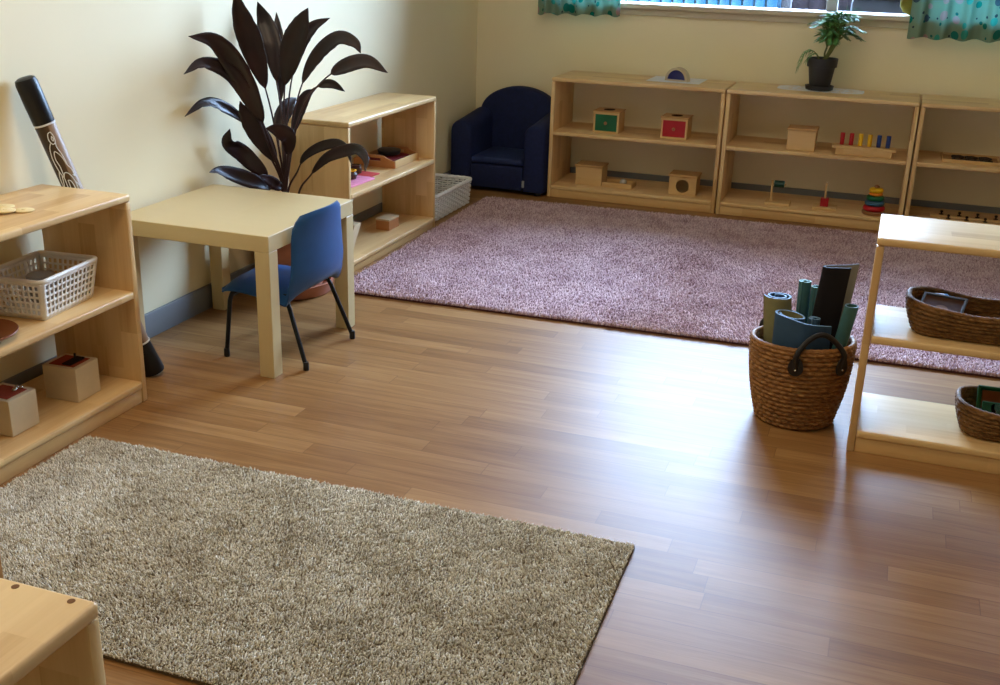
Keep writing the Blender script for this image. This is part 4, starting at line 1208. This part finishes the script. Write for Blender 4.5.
def ribbon(name, label, pts, thick, z0, z1, lean, mats, group=None, slope=(0, 0), k=6):
    """a sheet following the plan path pts, standing from z0 to z1; mats = outer, inner, edge"""
    P = smooth_path([(x * .93, y * .93, 0) for x, y in pts], k)
    n = len(P); L, R_ = [], []
    for i, p in enumerate(P):
        tg = (P[min(i + 1, n - 1)] - P[max(i - 1, 0)]).normalized()
        nn = Vector((-tg.y, tg.x, 0))
        L.append(p + nn * thick / 2); R_.append(p - nn * thick / 2)
    b = BM(); nz = 6
    def col(q, j):
        s = j / nz; top = z1 + slope[0] * (q.x) + slope[1] * (q.y)
        z = z0 + (top - z0) * s
        return b.verts.new((q.x + lean[0] * s, q.y + lean[1] * s, z))
    GL = [[col(q, j) for j in range(nz + 1)] for q in L]; GR = [[col(q, j) for j in range(nz + 1)] for q in R_]
    for i in range(n - 1):
        for j in range(nz):
            f = b.faces.new((GL[i][j], GL[i + 1][j], GL[i + 1][j + 1], GL[i][j + 1])); f.material_index = 1
            f = b.faces.new((GR[i][j], GR[i][j + 1], GR[i + 1][j + 1], GR[i + 1][j])); f.material_index = 0
        f = b.faces.new((GL[i][nz], GL[i + 1][nz], GR[i + 1][nz], GR[i][nz])); f.material_index = 2
        f = b.faces.new((GL[i][0], GR[i][0], GR[i + 1][0], GL[i + 1][0])); f.material_index = 2
    for i in (0, n - 1):
        for j in range(nz):
            f = b.faces.new((GL[i][j], GL[i][j + 1], GR[i][j + 1], GR[i][j])); f.material_index = 2
    o = obj(name, b, mats, angle=40)
    o.location = (BX, BY, 0)
    return props(o, label, 'mat', group)
def spiral(cx, cy, r0, r1, a0, turns, n=9, sx=1.0, sy=1.0, ccw=1):
    m = int(n * turns) + 1
    return [(cx + sx * (r0 + (r1 - r0) * i / m) * math.cos(a0 + ccw * 2 * PI * turns * i / m), cy + sy * (r0 + (r1 - r0) * i / m) * math.sin(a0 + ccw * 2 * PI * turns * i / m)) for i in range(m + 1)]
OLIVE = plain('olive_mat_face', srgb(128, 124, 88), .8, .2, .08, 30, bump=.1, bscale=300)
SLATE = plain('slate_blue_mat_face', srgb(52, 78, 106), .75, .25, .08, 30, bump=.1, bscale=300)
SLATEE = plain('blue_mat_edge', srgb(104, 138, 168), .7, .25)
TEALM = plain('teal_green_mat_face', srgb(60, 98, 100), .75, .25, .08, 30, bump=.1, bscale=300)
TEALE = plain('teal_mat_edge', srgb(112, 156, 152), .7, .25)
BLKM = plain('black_mat_face', srgb(22, 18, 20), .8, .2, .08, 30)
BLKI = plain('grey_mat_inside', srgb(112, 108, 102), .8, .2)
BTM = .020
ribbon('rolled_mat', 'rolled mat with olive outside and blue edge, leftmost in the woven bin',
       spiral(-.052, .036, .016, .040, 2.4, 1.85, ccw=-1, sx=1.08) , .006, BTM, .352, (-.036, -.004), [SLATE, OLIVE, SLATEE], 'rolled mats')
ribbon('rolled_mat', 'large slate blue mat roll with a loose end, frontmost in the woven bin',
       spiral(-.036, -.046, .030, .042, 3.2, 1.3, ccw=1, sx=1.12, sy=.92)[:-2] + [(-.026, -.089), (.005, -.098), (.035, -.093), (.062, -.081), (.084, -.065)], .006, BTM, .322, (-.004, -.012), [SLATE, OLIVE, SLATEE], 'rolled mats', slope=(-.12, 0))
ribbon('rolled_mat', 'small slate blue roll tucked behind the large slate blue mat', spiral(.029, -.045, .008, .0175, .5, 1.6), .005, BTM, .322, (0, -.004), [SLATE, SLATE, SLATEE], 'rolled mats')
ribbon('rolled_mat', 'narrow teal green mat roll standing in the middle of the woven bin', spiral(-.009, .077, .008, .019, .3, 1.6), .005, BTM, .392, (-.008, 0), [TEALM, TEALM, TEALE], 'rolled mats')
ribbon('rolled_mat', 'open curled teal green mat between the narrow roll and the black mat', spiral(.022, .062, .012, .0165, 3.6, 1.1), .005, BTM, .384, (-.002, 0), [TEALM, TEALM, TEALE], 'rolled mats')
ribbon('folded_mat', 'tall folded black mat rising highest from the woven bin',
       [(.075, -.012), (.050, -.014), (.012, -.012), (-.003, .000), (.004, .013), (.030, .018), (.060, .022), (.084, .034), (.094, .042)], .007, BTM, .460, (.034, .004), [BLKI, BLKM, BLKM], slope=(.10, 0))
ribbon('rolled_mat', 'grey-green curled mat at the right rim of the woven bin', spiral(.074, -.037, .016, .0205, 2.2, 1.05, ccw=1) , .005, BTM, .368, (.050, -.002), [TEALM, TEALM, SLATEE], 'rolled mats')

# ------------------------------------------------------------------ baskets on the right shelf unit
ZD, ZD0 = .337, .064
def oval_basket(label, x, y, z, a, bb, h, rows):
    t = thing('woven_basket', label, 'basket', (x, y, z + .0005), 0, 'shallow woven baskets')
    pth = lambda u: rrect(u, a, bb, bb * .82)
    sag = lambda u: .010 * math.cos(4 * PI * u)
    b = BM(); woven(b, pth, .001, h, rows, 46, .0070, .005, flare=.026, belly=.004, n=300, sag=sag); obj('body', b, SEAG2, t)
    b = BM(); rim_rope(b, pth, h + .002, .023, .0065, 60, sag=sag, n=360); obj('rim', b, SEAG2, t)
    return t
oval_basket('shallow woven basket holding a small framed picture, on the right shelf unit', 2.522, -.222, ZD, .165, .064, .082, 7)
oval_basket('shallow woven basket holding green trays, on the bottom of the right shelf unit', 2.690, -.205, ZD0, .165, .066, .082, 7)
PICT = plain('brown_picture', srgb(88, 62, 54), .3, .5, .25, 25)
FRM = plain('grey_picture_frame', srgb(92, 100, 110), .35, .5)
q = Matrix.Rotation(math.radians(-12), 4, 'Z') @ Matrix.Rotation(math.radians(20), 4, 'X')
t = thing('picture_frame', 'small framed brown picture lying in the upper woven basket', 'picture frame', (2.420, -.224, ZD + .064), quat=q.to_quaternion())
b = BM(); fw, fh, ft = .056, .050, .008
box(b, -fw, fw, -fh, -fh + .007, 0, .010, .001, 1); box(b, -fw, fw, fh - .007, fh, 0, .010, .001, 1)
box(b, -fw, -fw + .007, -fh + .0072, fh - .0072, 0, .010, .001, 1); box(b, fw - .007, fw, -fh + .0072, fh - .0072, 0, .010, .001, 1); obj('frame', b, FRM, t)
b = BM(); box(b, -fw + .0072, fw - .0072, -fh + .0072, fh - .0072, .001, .006, .0, 1); obj('picture', b, PICT, t)
b = BM(); lathe(b, [(.018, .0062), (.018, .0066)], 24, (.0, -.012, 0)); obj('pale_spot', b, KNOB, t)
t = thing('blue_box', 'small blue box with a white mark behind the framed picture', 'box', (2.412, -.160, ZD + .050), .25)
CYB = plain('bright_blue_card', srgb(46, 120, 178), .5, .3)
b = BM(); box(b, -.026, .026, -.014, .014, 0, .034, .003, 2); obj('body', b, CYB, t)
b = BM(); box(b, -.010, .014, -.008, .008, .0342, .0352, .0004, 1); obj('white_mark', b, PAPER, t)
DGRN = plain('bottle_green_lacquer', srgb(26, 98, 62), .4, .45, .08, 20)
def green_tray(label, x, y, z, w, d, h, tilt, fill):
    qm = Matrix.Rotation(math.radians(tilt), 4, 'X')
    t = thing('green_tray', label, 'tray', (x, y, z), quat=qm.to_quaternion(), group='green trays in the lower basket')
    b = BM(); box(b, -w, w, -d, d, 0, .004, .001, 1); obj('tray_bottom', b, DGRN, t)
    b = BM()
    box(b, -w, w, -d, -d + .006, .0042, h, .001, 1); box(b, -w, w, d - .006, d, .0042, h, .001, 1)
    box(b, -w, -w + .006, -d + .0062, d - .0062, .0042, h, .001, 1); box(b, w - .006, w, -d + .0062, d - .0062, .0042, h, .001, 1); obj('tray_rim', b, DGRN, t)
    if fill:
        b = BM(); box(b, -w + .012, w - .012, -d + .010, d - .010, .0045, .012, .002, 1); obj('brown_lining', b, PLATE, t)
    return t
green_tray('green tray with brown lining at the back of the lower woven basket', 2.668, -.158, ZD0 + .070, .115, .038, .018, 48, True)
green_tray('plain green tray tilted at the front of the lower woven basket', 2.682, -.218, ZD0 + .048, .118, .040, .014, 64, False)
t = thing('glass_bowl', 'small clear glass bowl in front of the green trays', 'bowl', (2.612, -.252, ZD0 + .058))
b = BM(); lathe(b, [(.010, 0), (.020, .004), (.028, .018), (.030, .034), (.0285, .034), (.0265, .019), (.018, .006), (.0005, .004)], 28, cap=False); obj('bowl', b, CLEAR, t)

# ------------------------------------------------------------------ small wooden chair mostly outside the frame at the lower left
CHW = wood('chair_wood', srgb(178, 130, 72), srgb(140, 96, 46), 'z', lam=.2, rough=.45)
t = thing('wooden_chair', 'brown wooden chair post at the left edge behind the foreground shelf corner', 'chair', (.893, -2.16, 0))
for x in (-.29, 0):
    for y in (-.15, .12):
        hgt = .58 if y > 0 else .30
        b = BM(); box(b, x, x + .030, y, y + .030, 0, hgt, .005, 2); obj('post', b, CHW, t)
b = BM(); box(b, -.262, .002, -.12, .12, .27, .29, .004, 2); obj('seat', b, CHW, t)
for z in (.40, .50):
    b = BM(); box(b, -.2595, -.0005, .126, .142, z, z + .045, .004, 2); obj('back_rail', b, CHW, t)

# ------------------------------------------------------------------ light
W = bpy.data.worlds.new('sky'); S.world = W; W.use_nodes = True
bg = W.node_tree.nodes['Background']
bg.inputs['Color'].default_value = SKYCOL; bg.inputs['Strength'].default_value = SKY
def area(name, loc, rot, sx, sy, power, col, portal=False, size=None):
    l = bpy.data.lights.new(name, 'AREA'); l.shape = 'RECTANGLE'; l.size = sx; l.size_y = sy; l.energy = power; l.color = col
    o = bpy.data.objects.new(name, l); o.location = loc; o.rotation_euler = rot; link(o)
    if portal: l.cycles.is_portal = True
    return o
area('window_portal', ((WX0 + WX1) / 2, YB + .16, (WZ0 + WZ1) / 2), (PI / 2, 0, PI), WX1 - WX0, WZ1 - WZ0, 1, (1, 1, 1), True)
for x, y, pw in LAMPS:
    area('ceiling_lamp', (x, y, ZC - .02), (0, 0, 0), 1.2, .3, pw, LAMPCOL)
sun = bpy.data.lights.new('sun', 'SUN'); sun.energy = SUN; sun.angle = .01; sun.color = (1, .95, .86)
so = bpy.data.objects.new('sun', sun); so.rotation_euler = (math.radians(38), 0, math.radians(18)); link(so)

# ------------------------------------------------------------------ camera
cam = bpy.data.cameras.new('camera'); cam.sensor_width = 36; cam.sensor_fit = 'HORIZONTAL'; cam.lens = 1101.85 * 36 / 1000; cam.clip_start = .02
co = bpy.data.objects.new('camera', cam); link(co)
R3 = Vector((0.94161572, 0.33554904, 0.02768906)); U3 = Vector((-0.14013219, 0.31580093, 0.93842034)); F3 = Vector((-0.30614181, 0.88751147, -0.34438434))
m = Matrix(((R3.x, U3.x, -F3.x, 2.22341), (R3.y, U3.y, -F3.y, -3.25458), (R3.z, U3.z, -F3.z, 1.29485), (0, 0, 0, 1)))
co.matrix_world = m
S.camera = co
vs = S.view_settings
S.display_settings.display_device = 'sRGB'
vs.view_transform = 'Standard'; vs.look = 'None'; vs.gamma = 1; vs.use_curve_mapping = False; vs.exposure = EXPO
S.cycles.use_denoising = True
S.cycles.max_bounces = 10; S.cycles.diffuse_bounces = 6; S.cycles.glossy_bounces = 4; S.cycles.transparent_max_bounces = 12
S.cycles.sample_clamp_indirect = 6
S.cycles.caustics_reflective = False; S.cycles.caustics_refractive = False
